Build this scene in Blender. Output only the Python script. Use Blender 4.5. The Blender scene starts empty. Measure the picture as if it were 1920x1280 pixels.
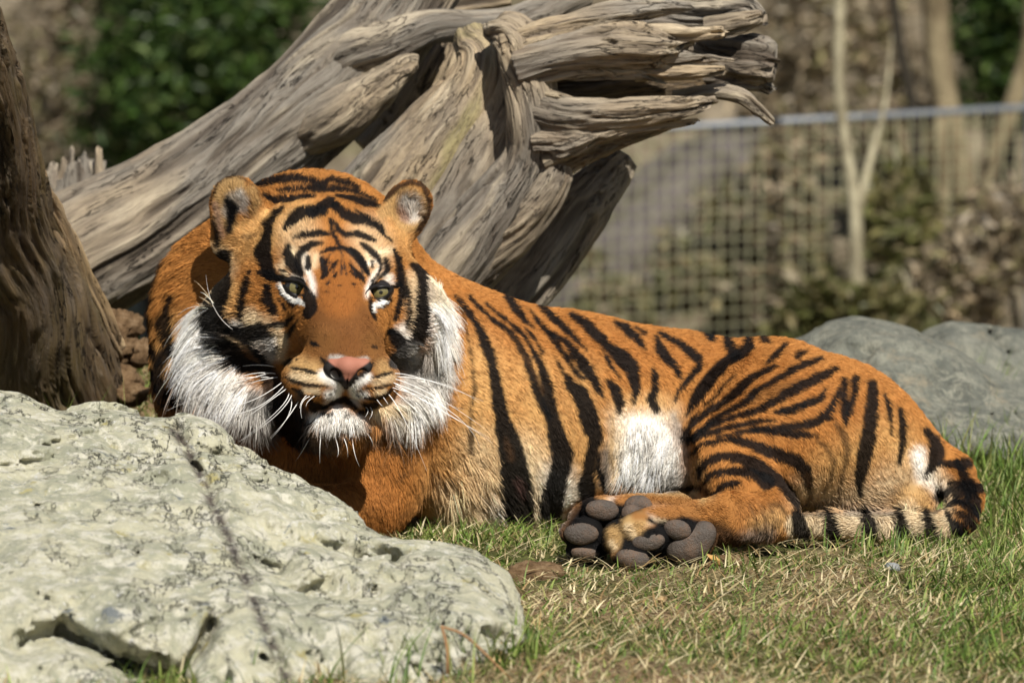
import bpy, math, random
import numpy as np
from mathutils import Vector

random.seed(7)
RNG = np.random.default_rng(11)
scene = bpy.context.scene
COL = scene.collection

# ------------------------------------------------------------------ camera, world, sun, exposure
F = 10400.0                    # focal length in pixels of the 1920 px wide photograph
PITCH = math.radians(5.0)      # camera looks a little down
CAM = np.array([0.0, -8.0, 0.985])
FWD = np.array([0.0, math.cos(PITCH), -math.sin(PITCH)])
UP = np.array([0.0, math.sin(PITCH), math.cos(PITCH)])
RIGHT = np.array([1.0, 0.0, 0.0])
D0 = 8.0

cam_data = bpy.data.cameras.new('camera')
cam_data.sensor_width = 36.0
cam_data.lens = 36.0 * F / 1920.0
cam_data.clip_start = 0.1
cam_data.clip_end = 2000.0
cam_data.dof.use_dof = True
cam_data.dof.focus_distance = 7.68
cam_data.dof.aperture_fstop = 6.8
cam = bpy.data.objects.new('camera', cam_data)
COL.objects.link(cam)
cam.location = CAM
cam.rotation_euler = (math.pi / 2 - PITCH, 0, 0)
scene.camera = cam

SUN_AZ = math.radians(20.0)    # to the right of the camera's back
SUN_EL = math.radians(49.0)
TO_SUN = Vector((math.sin(SUN_AZ) * math.cos(SUN_EL), -math.cos(SUN_AZ) * math.cos(SUN_EL), math.sin(SUN_EL)))
world = bpy.data.worlds.new('World')
scene.world = world
world.use_nodes = True
wn = world.node_tree.nodes
sky = wn.new('ShaderNodeTexSky')
sky.sky_type = 'NISHITA'
sky.sun_disc = False
sky.sun_elevation = SUN_EL
sky.sun_rotation = math.pi - SUN_AZ
world.node_tree.links.new(sky.outputs[0], wn['Background'].inputs[0])
wn['Background'].inputs[1].default_value = 0.050
sun_data = bpy.data.lights.new('sun', 'SUN')
sun_data.energy = 5.0
sun_data.angle = math.radians(0.5)
sun_data.color = (1.0, 0.95, 0.87)
sun = bpy.data.objects.new('sun', sun_data)
COL.objects.link(sun)
sun.location = (3, -4, 6)
sun.rotation_euler = TO_SUN.to_track_quat('Z', 'Y').to_euler()
scene.view_settings.view_transform = 'Standard'
scene.view_settings.look = 'None'
scene.view_settings.gamma = 1.0
scene.view_settings.exposure = 0.36
scene.view_settings.use_curve_mapping = False
scene.cycles.use_denoising = True
scene.cycles.max_bounces = 6
scene.cycles.diffuse_bounces = 4
scene.cycles.glossy_bounces = 2
scene.cycles.transparent_max_bounces = 8
scene.cycles.use_adaptive_sampling = True
scene.cycles.adaptive_threshold = 0.015
scene.cycles_curves.shape = 'RIBBONS'

# ------------------------------------------------------------------ pixel <-> place helpers
def local(u, v, d):
    """photo pixel + metres beyond the 8 m plane -> camera-aligned metric frame (right, up, depth)"""
    k = (D0 + np.asarray(d, float)) / F
    return np.stack([(np.asarray(u, float) - 960) * k, -(np.asarray(v, float) - 640) * k, np.asarray(d, float) * np.ones_like(k)], -1)

def l2w(p):
    p = np.asarray(p, float)
    return CAM + p[..., 0:1] * RIGHT + p[..., 1:2] * UP + (D0 + p[..., 2:3]) * FWD

def P(u, v, d):
    return l2w(local(u, v, d))

def w2l(w):
    r = np.asarray(w, float) - CAM
    return np.stack([r @ RIGHT, r @ UP, r @ FWD - D0], -1)

def l2px(p):
    z = (D0 + p[..., 2]) / F
    return p[..., 0] / z + 960, 640 - p[..., 1] / z

def mpp(d):
    return (D0 + d) / F            # metres per pixel at depth d

def on_ground(u, v, z=0.0):
    """where the ray of a pixel meets the level z"""
    r = RIGHT * (u - 960) / F - UP * (v - 640) / F + FWD
    t = (z - CAM[2]) / r[2]
    return CAM + t * r

# ------------------------------------------------------------------ noise
def _hash(ix, iy, iz, seed):
    with np.errstate(over='ignore'):
        h = (ix.astype(np.uint32) * np.uint32(374761393) + iy.astype(np.uint32) * np.uint32(668265263)
             + iz.astype(np.uint32) * np.uint32(2147483647) + np.uint32(seed * 974711 + 12345))
        h = (h ^ (h >> np.uint32(13))) * np.uint32(1274126177)
        h = h ^ (h >> np.uint32(16))
        h = h * np.uint32(2246822519)
        h = h ^ (h >> np.uint32(15))
    return h.astype(np.float32) / np.float32(4294967295.0) * 2 - 1

def vnoise(p, seed=0):
    p = np.asarray(p, np.float32)
    i = np.floor(p)
    f = p - i
    i = i.astype(np.int64)
    f = f * f * f * (f * (f * 6 - 15) + 10)
    out = 0
    for dx in (0, 1):
        wx = f[..., 0] if dx else 1 - f[..., 0]
        for dy in (0, 1):
            wy = f[..., 1] if dy else 1 - f[..., 1]
            for dz in (0, 1):
                wz = f[..., 2] if dz else 1 - f[..., 2]
                out = out + wx * wy * wz * _hash(i[..., 0] + dx, i[..., 1] + dy, i[..., 2] + dz, seed)
    return out

def fbm(p, octaves=4, seed=0, gain=0.5):
    p = np.asarray(p, np.float32)
    a, s, out = 1.0, 0.0, 0
    for o in range(octaves):
        out = out + a * vnoise(p * (2.03 ** o) + o * 17.3, seed + o)
        s += a
        a *= gain
    return out / s

def facet(p, scale, seed):
    """broken-stone facets: every cell of a loose lattice is its own tilted, offset plane"""
    q = np.asarray(p, np.float32) * scale
    b = np.floor(q - .5).astype(np.int64)
    best = np.full(q.shape[:-1], 9.0, np.float32); out = np.zeros(q.shape[:-1], np.float32)
    for dx in (0, 1):
        for dy in (0, 1):
            for dz in (0, 1):
                i = b + np.array([dx, dy, dz])
                h = [_hash(i[..., 0], i[..., 1], i[..., 2], seed + k) for k in range(3)]
                r = np.stack([q[..., k] - (i[..., k] + .5 + .4 * h[k]) for k in range(3)], -1)
                d = (r * r).sum(-1)
                t = r[..., 0] * h[1] + r[..., 1] * h[2] + r[..., 2] * h[0] * .6 + .12 * h[0] * h[1]
                m = d < best
                best = np.where(m, d, best); out = np.where(m, t, out)
    return out / scale

def smooth(a, b, x):
    t = np.clip((x - a) / (b - a), 0, 1)
    return t * t * (3 - 2 * t)

# ------------------------------------------------------------------ objects
def tag(o, label=None, cat=None, group=None, kind=None):
    if label: o['label'] = label
    if cat: o['category'] = cat
    if group: o['group'] = group
    if kind: o['kind'] = kind
    return o

def empty(name, loc):
    o = bpy.data.objects.new(name, None)
    COL.objects.link(o)
    o.location = loc
    o.empty_display_size = 0.05
    return o

def mesh_np(name, verts, quads=None, tris=None, mat=None, parent=None, smooth_shade=True, attrs=None, origin=None):
    """one mesh object out of numpy arrays; attrs: name -> (n,3) colour / vector or (n,) float on points"""
    verts = np.asarray(verts, np.float32)
    if origin is None:
        origin = np.array(parent.location) if parent is not None else np.zeros(3)
    verts = verts - np.asarray(origin, np.float32)
    nq = 0 if quads is None else len(quads)
    nt = 0 if tris is None else len(tris)
    me = bpy.data.meshes.new(name)
    me.vertices.add(len(verts))
    me.vertices.foreach_set('co', verts.ravel())
    me.loops.add(nq * 4 + nt * 3)
    idx = []
    if nq: idx.append(np.asarray(quads, np.int32).ravel())
    if nt: idx.append(np.asarray(tris, np.int32).ravel())
    me.loops.foreach_set('vertex_index', np.concatenate(idx))
    me.polygons.add(nq + nt)
    st = np.concatenate([np.arange(nq) * 4, nq * 4 + np.arange(nt) * 3]).astype(np.int32)
    me.polygons.foreach_set('loop_start', st)
    me.update(calc_edges=True)
    me.validate()
    me.polygons.foreach_set('use_smooth', np.full(len(me.polygons), smooth_shade))
    for k, a in (attrs or {}).items():
        a = np.asarray(a, np.float32)
        if a.ndim == 1:
            at = me.attributes.new(k, 'FLOAT', 'POINT')
            at.data.foreach_set('value', a)
        elif k.startswith('col'):
            at = me.attributes.new(k, 'FLOAT_COLOR', 'POINT')
            at.data.foreach_set('color', np.concatenate([a, np.ones((len(a), 1), np.float32)], 1).ravel())
        else:
            at = me.attributes.new(k, 'FLOAT_VECTOR', 'POINT')
            at.data.foreach_set('vector', a.ravel())
    if mat: me.materials.append(mat)
    o = bpy.data.objects.new(name, me)
    COL.objects.link(o)
    if parent is not None:
        o.parent = parent
    else:
        o.location = origin
    return o

# ------------------------------------------------------------------ implicit shapes on a grid
class Field:
    def __init__(self, lo, hi, h):
        self.lo = np.array(lo, np.float32); self.h = h
        self.n = np.ceil((np.array(hi) - self.lo) / h).astype(int) + 1
        self.f = np.full(self.n, 0.5, np.float32)
    def _box(self, lo, hi):
        a = np.clip(np.floor((lo - self.lo) / self.h).astype(int), 0, self.n)
        b = np.clip(np.ceil((hi - self.lo) / self.h).astype(int) + 1, 0, self.n)
        sl = tuple(slice(int(a[i]), int(b[i])) for i in range(3))
        g = [self.lo[i] + self.h * np.arange(a[i], b[i], dtype=np.float32) for i in range(3)]
        return sl, g[0][:, None, None], g[1][None, :, None], g[2][None, None, :]
    def _merge(self, sl, dist, k):
        a = self.f[sl]
        hh = np.maximum(k - np.abs(a - dist), 0) / k
        self.f[sl] = np.minimum(a, dist) - hh * hh * k * 0.25
    def cone(self, a, ra, b, rb, k=0.03):
        a = np.asarray(a, np.float32); b = np.asarray(b, np.float32)
        m = max(ra, rb) + k + 0.03
        sl, x, y, z = self._box(np.minimum(a, b) - m, np.maximum(a, b) + m)
        ab = b - a
        l2 = float(ab @ ab) + 1e-9
        t = np.clip(((x - a[0]) * ab[0] + (y - a[1]) * ab[1] + (z - a[2]) * ab[2]) / l2, 0, 1)
        d = np.sqrt((x - a[0] - t * ab[0]) ** 2 + (y - a[1] - t * ab[1]) ** 2 + (z - a[2] - t * ab[2]) ** 2) - (ra + (rb - ra) * t)
        self._merge(sl, d, k)
    def _ell(self, c, r, roll):
        c = np.asarray(c, np.float32); r = np.asarray(r, np.float32)
        m = float(r.max()) + 0.06
        sl, x, y, z = self._box(c - m, c + m)
        x = x - c[0]; y = y - c[1]; z = z - c[2]
        cs, sn = math.cos(roll), math.sin(roll)
        X = x * cs + y * sn; Y = -x * sn + y * cs
        k0 = np.sqrt((X / r[0]) ** 2 + (Y / r[1]) ** 2 + (z / r[2]) ** 2) + 1e-6
        k1 = np.sqrt((X / r[0] ** 2) ** 2 + (Y / r[1] ** 2) ** 2 + (z / r[2] ** 2) ** 2) + 1e-6
        return sl, k0 * (k0 - 1) / k1
    def ell(self, c, r, roll=0, k=0.03):
        sl, d = self._ell(c, r, roll)
        self._merge(sl, d, k)
    def cut(self, c, r, roll=0, k=0.008):
        sl, d = self._ell(c, r, roll)
        a = self.f[sl]; b = -d
        hh = np.maximum(k - np.abs(a - b), 0) / k
        self.f[sl] = np.maximum(a, b) + hh * hh * k * 0.25
    def sample(self, p):
        q = (np.asarray(p) - self.lo) / self.h
        q = np.clip(q, 0, self.n - 1.001)
        i = q.astype(int); f = (q - i).astype(np.float32)
        out = 0
        for dx in (0, 1):
            for dy in (0, 1):
                for dz in (0, 1):
                    w = (f[..., 0] if dx else 1 - f[..., 0]) * (f[..., 1] if dy else 1 - f[..., 1]) * (f[..., 2] if dz else 1 - f[..., 2])
                    out = out + w * self.f[i[..., 0] + dx, i[..., 1] + dy, i[..., 2] + dz]
        return out
    def front(self, u, v, d0=-0.6, d1=0.6):
        """depth at which the ray of a pixel first meets the shape"""
        ds = np.arange(d0, d1, 0.002)
        s = self.sample(local(np.full_like(ds, u), np.full_like(ds, v), ds))
        w = np.nonzero(s < 0)[0]
        return float(ds[w[0]]) if len(w) else None
    def net(self):
        """surface nets -> verts (local frame), quads"""
        f = self.f; n = self.n
        f[0] = f[-1] = 0.5; f[:, 0] = f[:, -1] = 0.5; f[:, :, 0] = f[:, :, -1] = 0.5
        ins = f < 0
        c = ins[:-1, :-1, :-1].astype(np.int8)
        for dx, dy, dz in ((1,0,0),(0,1,0),(0,0,1),(1,1,0),(1,0,1),(0,1,1),(1,1,1)):
            c = c + ins[dx:n[0]-1+dx, dy:n[1]-1+dy, dz:n[2]-1+dz]
        act = (c > 0) & (c < 8)
        cell = np.argwhere(act)
        ids = np.full(act.shape, -1, np.int32)
        ids[act] = np.arange(len(cell))
        acc = np.zeros((len(cell), 3), np.float32); cnt = np.zeros(len(cell), np.float32)
        i, j, k = cell.T
        corners = [(0,0,0),(1,0,0),(0,1,0),(1,1,0),(0,0,1),(1,0,1),(0,1,1),(1,1,1)]
        val = [f[i + a, j + b, k + e] for a, b, e in corners]
        for p in range(8):
            for ax in (1, 2, 4):
                q = p | ax
                if q == p: continue
                m = (val[p] < 0) != (val[q] < 0)
                t = np.where(m, val[p] / (val[p] - val[q] + 1e-12), 0)
                co = np.array(corners[p], np.float32)[None] + t[:, None] * (np.array(corners[q]) - np.array(corners[p]))[None]
                acc += np.where(m[:, None], co, 0); cnt += m
        verts = self.lo + (cell + acc / cnt[:, None]) * self.h
        quads = []
        for ax in range(3):
            s0 = [slice(1, -1)] * 3; s1 = [slice(1, -1)] * 3
            s0[ax] = slice(0, -1); s1[ax] = slice(1, None)
            A = ins[tuple(s0)]; B = ins[tuple(s1)]
            for flip in (False, True):
                m = (A & ~B) if not flip else (~A & B)
                e = np.argwhere(m)
                if not len(e): continue
                off = np.ones(3, int); off[ax] = 0
                e = e + off
                b1, b2 = [(1, 2), (2, 0), (0, 1)][ax]
                o1 = np.zeros(3, int); o1[b1] = 1
                o2 = np.zeros(3, int); o2[b2] = 1
                q = [ids[tuple((e - x).T)] for x in (o1 + o2, o2, 0 * o1, o1)]
                if flip: q = q[::-1]
                quads.append(np.stack(q, 1))
        quads = np.concatenate(quads)
        quads = quads[:, ::-1]        # local frame (right, up, depth) is left handed
        return verts.astype(np.float64), quads

def relax(v, q, it=2, lam=0.5):
    n = len(v)
    for _ in range(it):
        s = np.zeros_like(v); c = np.zeros(n)
        for a, b in ((0, 1), (1, 2), (2, 3), (3, 0)):
            for x, y in ((a, b), (b, a)):
                for ax in range(3):
                    s[:, ax] += np.bincount(q[:, x], v[q[:, y], ax], n)
                c += np.bincount(q[:, x], minlength=n)
        v = v + lam * (s / np.maximum(c, 1)[:, None] - v)
    return v

def normals(v, q):
    fn = np.cross(v[q[:, 2]] - v[q[:, 0]], v[q[:, 3]] - v[q[:, 1]])
    n = np.zeros_like(v)
    for a in range(4):
        for ax in range(3):
            n[:, ax] += np.bincount(q[:, a], fn[:, ax], len(v))
    return n / (np.linalg.norm(n, axis=1, keepdims=True) + 1e-12)

# ------------------------------------------------------------------ materials
class Mat:
    def __init__(self, name, rough=0.8, spec=0.3):
        self.m = bpy.data.materials.new(name)
        self.m.use_nodes = True
        self.t = self.m.node_tree
        self.b = self.t.nodes['Principled BSDF']
        self.b.inputs['Roughness'].default_value = rough
        self.b.inputs['Specular IOR Level'].default_value = spec
    def node(self, kind, **kw):
        n = self.t.nodes.new('ShaderNode' + kind)
        for k, v in kw.items():
            if k in n.inputs: n.inputs[k].default_value = v
            else: setattr(n, k, v)
        return n
    def link(self, a, b):
        self.t.links.new(a, b)
    def obj(self):
        return self.node('TexCoord').outputs['Object']
    def attr(self, name, out='Vector'):
        n = self.node('Attribute'); n.attribute_name = name
        return n.outputs[out]
    def mapping(self, vec, scale=(1, 1, 1), rot=(0, 0, 0)):
        n = self.node('Mapping'); n.inputs['Scale'].default_value = scale; n.inputs['Rotation'].default_value = rot
        self.link(vec, n.inputs['Vector']); return n.outputs[0]
    def noise(self, vec, scale, detail=6, rough=0.6, dist=0.0):
        n = self.node('TexNoise'); n.inputs['Scale'].default_value = scale; n.inputs['Detail'].default_value = detail
        n.inputs['Roughness'].default_value = rough; n.inputs['Distortion'].default_value = dist
        self.link(vec, n.inputs['Vector']); return n.outputs['Fac']
    def voronoi(self, vec, scale, feature='F1', out='Distance'):
        n = self.node('TexVoronoi'); n.feature = feature; n.inputs['Scale'].default_value = scale
        self.link(vec, n.inputs['Vector']); return n.outputs[out]
    def ramp(self, fac, stops):
        n = self.node('ValToRGB'); cr = n.color_ramp
        while len(cr.elements) < len(stops): cr.elements.new(0.5)
        for e, (p, c) in zip(cr.elements, stops):
            e.position = p; e.color = (*c, 1) if len(c) == 3 else c
        self.link(fac, n.inputs[0]); return n.outputs[0]
    def mix(self, fac, a, b, mode='MIX'):
        n = self.node('Mix'); n.data_type = 'RGBA'; n.blend_type = mode
        if isinstance(fac, (int, float)): n.inputs[0].default_value = fac
        else: self.link(fac, n.inputs[0])
        for s, x in ((n.inputs[6], a), (n.inputs[7], b)):
            if isinstance(x, tuple): s.default_value = (*x, 1)
            else: self.link(x, s)
        return n.outputs[2]
    def math(self, op, a, b=None):
        n = self.node('Math'); n.operation = op
        for s, x in zip(n.inputs, (a, b)):
            if x is None: continue
            if isinstance(x, (int, float)): s.default_value = x
            else: self.link(x, s)
        return n.outputs[0]
    def color(self, c):
        if isinstance(c, tuple): self.b.inputs['Base Color'].default_value = (*c, 1)
        else: self.link(c, self.b.inputs['Base Color'])
    def bump(self, h, dist=0.01, strength=1.0, prev=None):
        n = self.node('Bump'); n.inputs['Distance'].default_value = dist; n.inputs['Strength'].default_value = strength
        self.link(h, n.inputs['Height'])
        if prev is not None: self.link(prev, n.inputs['Normal'])
        self.link(n.outputs[0], self.b.inputs['Normal']); return n.outputs[0]
# ================================================================== ground
def ground_z(x, y):
    x = np.asarray(x, float); y = np.asarray(y, float)
    p = np.stack([x, y, 0 * x], -1)
    z = .014 * fbm(p * 2.2, 3, 5) + .006 * fbm(p * 9, 2, 6)
    z = z * smooth(-12, -6, y) + .19 * np.exp(-((x + .66) / .26) ** 2 - ((y - .95) / .42) ** 2) + .02 * smooth(.25, .6, y) * smooth(-.2, .4, x)
    z = z - 1.1 * smooth(2.0, 3.8, y) * (1 + .05 * fbm(p * .8, 2, 9))
    yy = y + 1.2 * fbm(p * .25, 2, 12)
    hill = np.where(yy > 10.7, (yy - 10.7) * .42, 0)
    hill = hill * (1 + .25 * fbm(p * .5, 3, 14)) + smooth(10.7, 12.5, yy) * .35 * fbm(p * 1.1, 4, 15)
    return z + np.minimum(hill, 9 + .02 * y)

def graded(lo, hi, fine_lo, fine_hi, nf, nc, p=2.6):
    a = fine_lo - (fine_lo - lo) * np.linspace(1, 0, nc, endpoint=False) ** p
    c = fine_hi + (hi - fine_hi) * np.linspace(0, 1, nc + 1)[1:] ** p
    return np.concatenate([a, np.linspace(fine_lo, fine_hi, nf), c])
gx = graded(-300, 300, -1.6, 1.7, 220, 46)
gy = graded(-40, 600, -1.8, 2.2, 240, 70)
GX, GY = np.meshgrid(gx, gy, indexing='ij')
gv = np.stack([GX, GY, ground_z(GX, GY)], -1).reshape(-1, 3)
ni, nj = GX.shape
ii, jj = np.meshgrid(np.arange(ni - 1), np.arange(nj - 1), indexing='ij')
b0 = (ii * nj + jj).ravel()
gq = np.stack([b0, b0 + nj, b0 + nj + 1, b0 + 1], 1)
soil = Mat('soil', .95, .15)
so = soil.obj()
c1 = soil.ramp(soil.noise(so, 5, 8, .65), [(.30, (.085, .055, .032)), (.5, (.20, .125, .07)), (.72, (.30, .205, .12))])
c2 = soil.mix(soil.ramp(soil.noise(so, 60, 4), [(.45, (0, 0, 0)), (.7, (1, 1, 1))]), c1, (.33, .25, .14))
grn = soil.mix(soil.noise(so, 30, 5), (.035, .06, .012), (.14, .13, .045))
near = soil.mix(soil.ramp(soil.noise(so, 1.9, 5), [(.42, (0, 0, 0)), (.58, (1, 1, 1))]), c2, grn)
# far slope: leaf litter, bare twigs, olive undergrowth
f1 = soil.ramp(soil.noise(so, 2.6, 12, .78, .8), [(.28, (.06, .05, .033)), (.42, (.16, .13, .085)), (.52, (.25, .205, .145)), (.62, (.15, .14, .065)), (.75, (.36, .30, .23))])
f2 = soil.mix(soil.ramp(soil.noise(so, 7, 6, .7), [(.44, (0, 0, 0)), (.58, (1, 1, 1))]), f1, (.10, .08, .05))
sep = soil.node('SeparateXYZ'); soil.link(so, sep.inputs[0])
mr = soil.node('MapRange'); mr.inputs['From Min'].default_value = 2.2; mr.inputs['From Max'].default_value = 4.5
soil.link(sep.outputs['Y'], mr.inputs['Value'])
soil.color(soil.mix(mr.outputs[0], near, f2))
soil.bump(soil.noise(so, 90, 6), .012, .9)
ground = mesh_np('ground', gv, gq, None, soil.m)
tag(ground, kind='structure')
# ================================================================== tiger: shape
def R(px, d=0.0):
    return px * mpp(d)

def E(fld, u, v, d, ru, rv, rd, roll=0, k=0.03):
    fld.ell(local(u, v, d), (R(ru, d), R(rv, d), R(rd, d)), math.radians(-roll), k)

def CUT(fld, u, v, d, ru, rv, rd, roll=0, k=0.008):
    fld.cut(local(u, v, d), (R(ru, d), R(rv, d), R(rd, d)), math.radians(-roll), k)

def CH(fld, pts, k=0.03):
    for (u, v, d, r), (u2, v2, d2, r2) in zip(pts[:-1], pts[1:]):
        fld.cone(local(u, v, d), R(r, d), local(u2, v2, d2), R(r2, d2), k)

GH = 0.0042
body_f = Field(local(200, 1110, 0) + np.array([-.02, 0, -0.42]), local(1880, 280, 0) + np.array([0.02, 0.02, 0.42]), GH)
B = body_f
# trunk
CH(B, [(640, 610, .20, 190), (860, 752, .19, 200), (1080, 788, .19, 192), (1250, 792, .21, 164), (1450, 795, .20, 150), (1600, 846, .18, 120)], 0.04)
E(B, 900, 800, .17, 190, 200, 160, 0, .04)
E(B, 1000, 850, .16, 170, 140, 150, 0, .04)
E(B, 1672, 878, .14, 108, 104, 115, 20, .05)
# nape, neck, chest
E(B, 585, 500, .165, 198, 180, 140, 0, .04)
E(B, 455, 592, .19, 172, 185, 135, 10, .04)
E(B, 430, 720, .17, 140, 150, 120, 0, .04)
E(B, 640, 850, .10, 175, 160, 105, 0, .04)
E(B, 480, 860, .12, 120, 120, 110, 0, .04)
# near foreleg folded under the chest, forearms lying behind the rock
E(B, 722, 868, .022, 80, 135, 74, 4, .014)
E(B, 800, 690, .08, 90, 110, 60, 20, .05)
CH(B, [(700, 955, .00, 52), (560, 958, -.08, 44), (440, 968, -.14, 38), (370, 972, -.17, 44)], .025)
CH(B, [(520, 900, .10, 75), (430, 940, .02, 48), (340, 950, -.04, 42)], .03)
# hindquarters, near thigh, shank and foot
E(B, 1480, 795, .075, 170, 145, 95, 14, .05)
CH(B, [(1590, 815, .08, 122), (1450, 835, .0, 108), (1352, 848, -.055, 78)], .045)
E(B, 1610, 870, .08, 125, 115, 95, 20, .05)
E(B, 1560, 800, .14, 150, 112, 110, 25, .05)
CH(B, [(1345, 868, -.08, 72), (1400, 915, -.12, 60), (1452, 958, -.16, 46)], .025)
CH(B, [(1442, 968, -.175, 46), (1370, 972, -.24, 44), (1305, 985, -.295, 46)], .022)
E(B, 1258, 1000, -.315, 66, 52, 30, 8, .018)
# toes of the near hind paw
E(B, 1188, 985, -.33, 33, 24, 26, -20, .008)
E(B, 1216, 1013, -.338, 37, 27, 27, -8, .007)
E(B, 1184, 1042, -.338, 38, 27, 26, 12, .007)
E(B, 1152, 1006, -.325, 24, 32, 24, 20, .008)
E(B, 1270, 990, -.333, 33, 25, 25, 10, .008)
E(B, 1302, 1016, -.325, 46, 34, 28, -28, .012)
E(B, 1235, 968, -.32, 46, 18, 24, 2, .012)
# far hind leg and paw
CH(B, [(1345, 948, .00, 40), (1270, 952, -.13, 27), (1185, 955, -.22, 30)], .02)
E(B, 1135, 978, -.262, 72, 50, 28, 0, .016)
E(B, 1130, 956, -.285, 40, 27, 26, 3, .008)
E(B, 1090, 998, -.292, 42, 28, 26, 4, .008)
E(B, 1100, 1034, -.285, 40, 22, 26, 6, .008)
E(B, 1192, 955, -.27, 40, 28, 24, 20, .010)
# belly fold between flank and thigh
CUT(B, 1288, 870, -.09, 18, 66, 56, -8, .03)
# under the tail
E(B, 1712, 942, .05, 42, 44, 40, 0, .012)
CH(B, [(1715, 845, .12, 50), (1785, 885, .09, 38), (1812, 935, .04, 30), (1802, 972, .00, 27), (1750, 986, -.02, 25), (1660, 986, -.03, 23), (1560, 984, -.03, 22), (1490, 982, -.03, 20)], .012)
NOSE_D = -.235
# head, in a field of its own so that it can be told from the body, then merged
head_f = Field(local(300, 900, 0) + np.array([0, 0, -0.36]), local(900, 300, 0) + np.array([0, 0, 0.16]), GH)
H = head_f
E(H, 610, 494, .03, 160, 130, 140, 0, .03)
E(H, 624, 486, -.045, 128, 100, 78, 0, .035)
E(H, 556, 508, -.082, 44, 34, 36, -12, .02)
E(H, 708, 514, -.087, 40, 33, 35, 12, .02)
E(H, 505, 590, -.018, 96, 98, 84, 0, .04)
E(H, 750, 592, -.025, 70, 95, 82, 0, .04)
E(H, 632, 605, -.05, 140, 100, 80, 0, .05)
CH(H, [(628, 525, -.085, 60), (636, 590, -.13, 74), (648, 660, -.188, 72)], .035)
E(H, 594, 712, -.205, 66, 52, 58, 0, .02)
E(H, 702, 714, -.212, 48, 50, 56, 0, .02)
E(H, 650, 692, -.228, 42, 34, 34, 0, .015)
E(H, 645, 782, -.182, 64, 40, 46, 0, .02)
CH(H, [(642, 770, -.15, 55), (625, 740, .0, 95)], .03)
E(H, 452, 645, .035, 92, 138, 75, 12, .03)
E(H, 490, 735, .01, 88, 60, 75, 10, .03)
E(H, 774, 628, .03, 58, 128, 75, -6, .03)
E(H, 742, 755, -.01, 68, 58, 72, 0, .03)
E(H, 610, 690, .03, 170, 120, 95, 0, .03)
# ears: cups open to the front
E(H, 446, 392, .012, 52, 62, 26, -14, .012)
E(H, 436, 440, .025, 38, 50, 24, 8, .02)
CUT(H, 452, 396, -.018, 40, 50, 28, -14, .008)
E(H, 764, 388, .035, 44, 52, 24, 28, .012)
E(H, 745, 420, .03, 40, 36, 24, 28, .02)
CUT(H, 766, 388, .008, 33, 39, 26, 28, .008)
# eye sockets, mouth slit
EYES = [(554, 538, 23, 14, -26), (711, 547, 22, 13.5, 14)]
eye_d = []
head_uncut = H.f.copy()
for (u, v, ru, rv, roll) in EYES:
    dd = H.front(u, v)
    eye_d.append(dd)
    CUT(H, u, v, dd - .002, ru + 2, rv + 3, 26, -roll, .006)
for (u, v, ru, rv, dep, roll) in ((648, 752, 26, 6, 18, 0), (608, 764, 26, 3.5, 12, 20), (686, 761, 24, 3.5, 12, -22)):
    dd = H.front(u, v)
    CUT(H, u, v, dd, ru, rv, dep, -roll, .006)
for (u, v, ru, rv, dep, roll) in ((650, 736, 3, 14, 10, 0),):
    CUT(H, u, v, H.front(u, v), ru, rv, dep, roll, .004)

# merge the head into the body grid
a = np.round((H.lo - B.lo) / GH).astype(int)
off = B.lo + a * GH - H.lo
g = np.stack(np.meshgrid(*[np.arange(n) for n in H.n], indexing='ij'), -1).astype(np.float32) * GH + H.lo + off
hv = H.sample(g)
s0 = np.maximum(a, 0); s1 = np.minimum(a + H.n, B.n)
sl = tuple(slice(int(s0[i]), int(s1[i])) for i in range(3))
sh = tuple(slice(int(s0[i] - a[i]), int(s1[i] - a[i])) for i in range(3))
body_only = B.f.copy()
B._merge(sl, hv[sh], 0.032)
del g, hv
tv, tq = B.net()
tv = relax(tv, tq, 2, 0.5)
tn = normals(tv, tq)
# keep faces turned outwards
cen = B.sample(tv + tn * 0.006)
if np.mean(cen > 0) > 0.5:
    FLIP = False
else:
    FLIP = True
    tn = -tn

def is_head(p):
    """share of the head at points of the local frame, 0..1"""
    h = H.sample(p)
    out = np.any((p < H.lo) | (p > H.lo + (H.n - 1) * GH), axis=-1)
    fb = Field.__new__(Field); fb.lo = B.lo; fb.h = B.h; fb.n = B.n; fb.f = body_only
    b = fb.sample(p)
    return np.where(out, 0.0, smooth(-.006, .006, b - h))
# ================================================================== tiger: markings of the coat
IW, IH = 1920, 1280
_vv, _uu = np.mgrid[0:IH, 0:IW].astype(np.float32)
_wob = fbm(np.stack([_uu / 14, _vv / 14, 0 * _uu], -1), 3, 3)
_wob2 = fbm(np.stack([_uu / 60, _vv / 60, 0 * _uu + 4], -1), 3, 8)

ORANGE = np.array([.385, .165, .043]); DEEP = np.array([.30, .108, .024]); PALE = np.array([.58, .345, .13])
CREAM = np.array([.72, .57, .36]); WHITE = np.array([.83, .79, .72]); GREY = np.array([.36, .34, .31])
BLACK = np.array([.0055, .005, .005]); BROWN = np.array([.25, .11, .032]); DARKB = np.array([.09, .045, .02])
TAN = np.array([.46, .29, .12]); SMOKE = np.array([.12, .11, .10])

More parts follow.
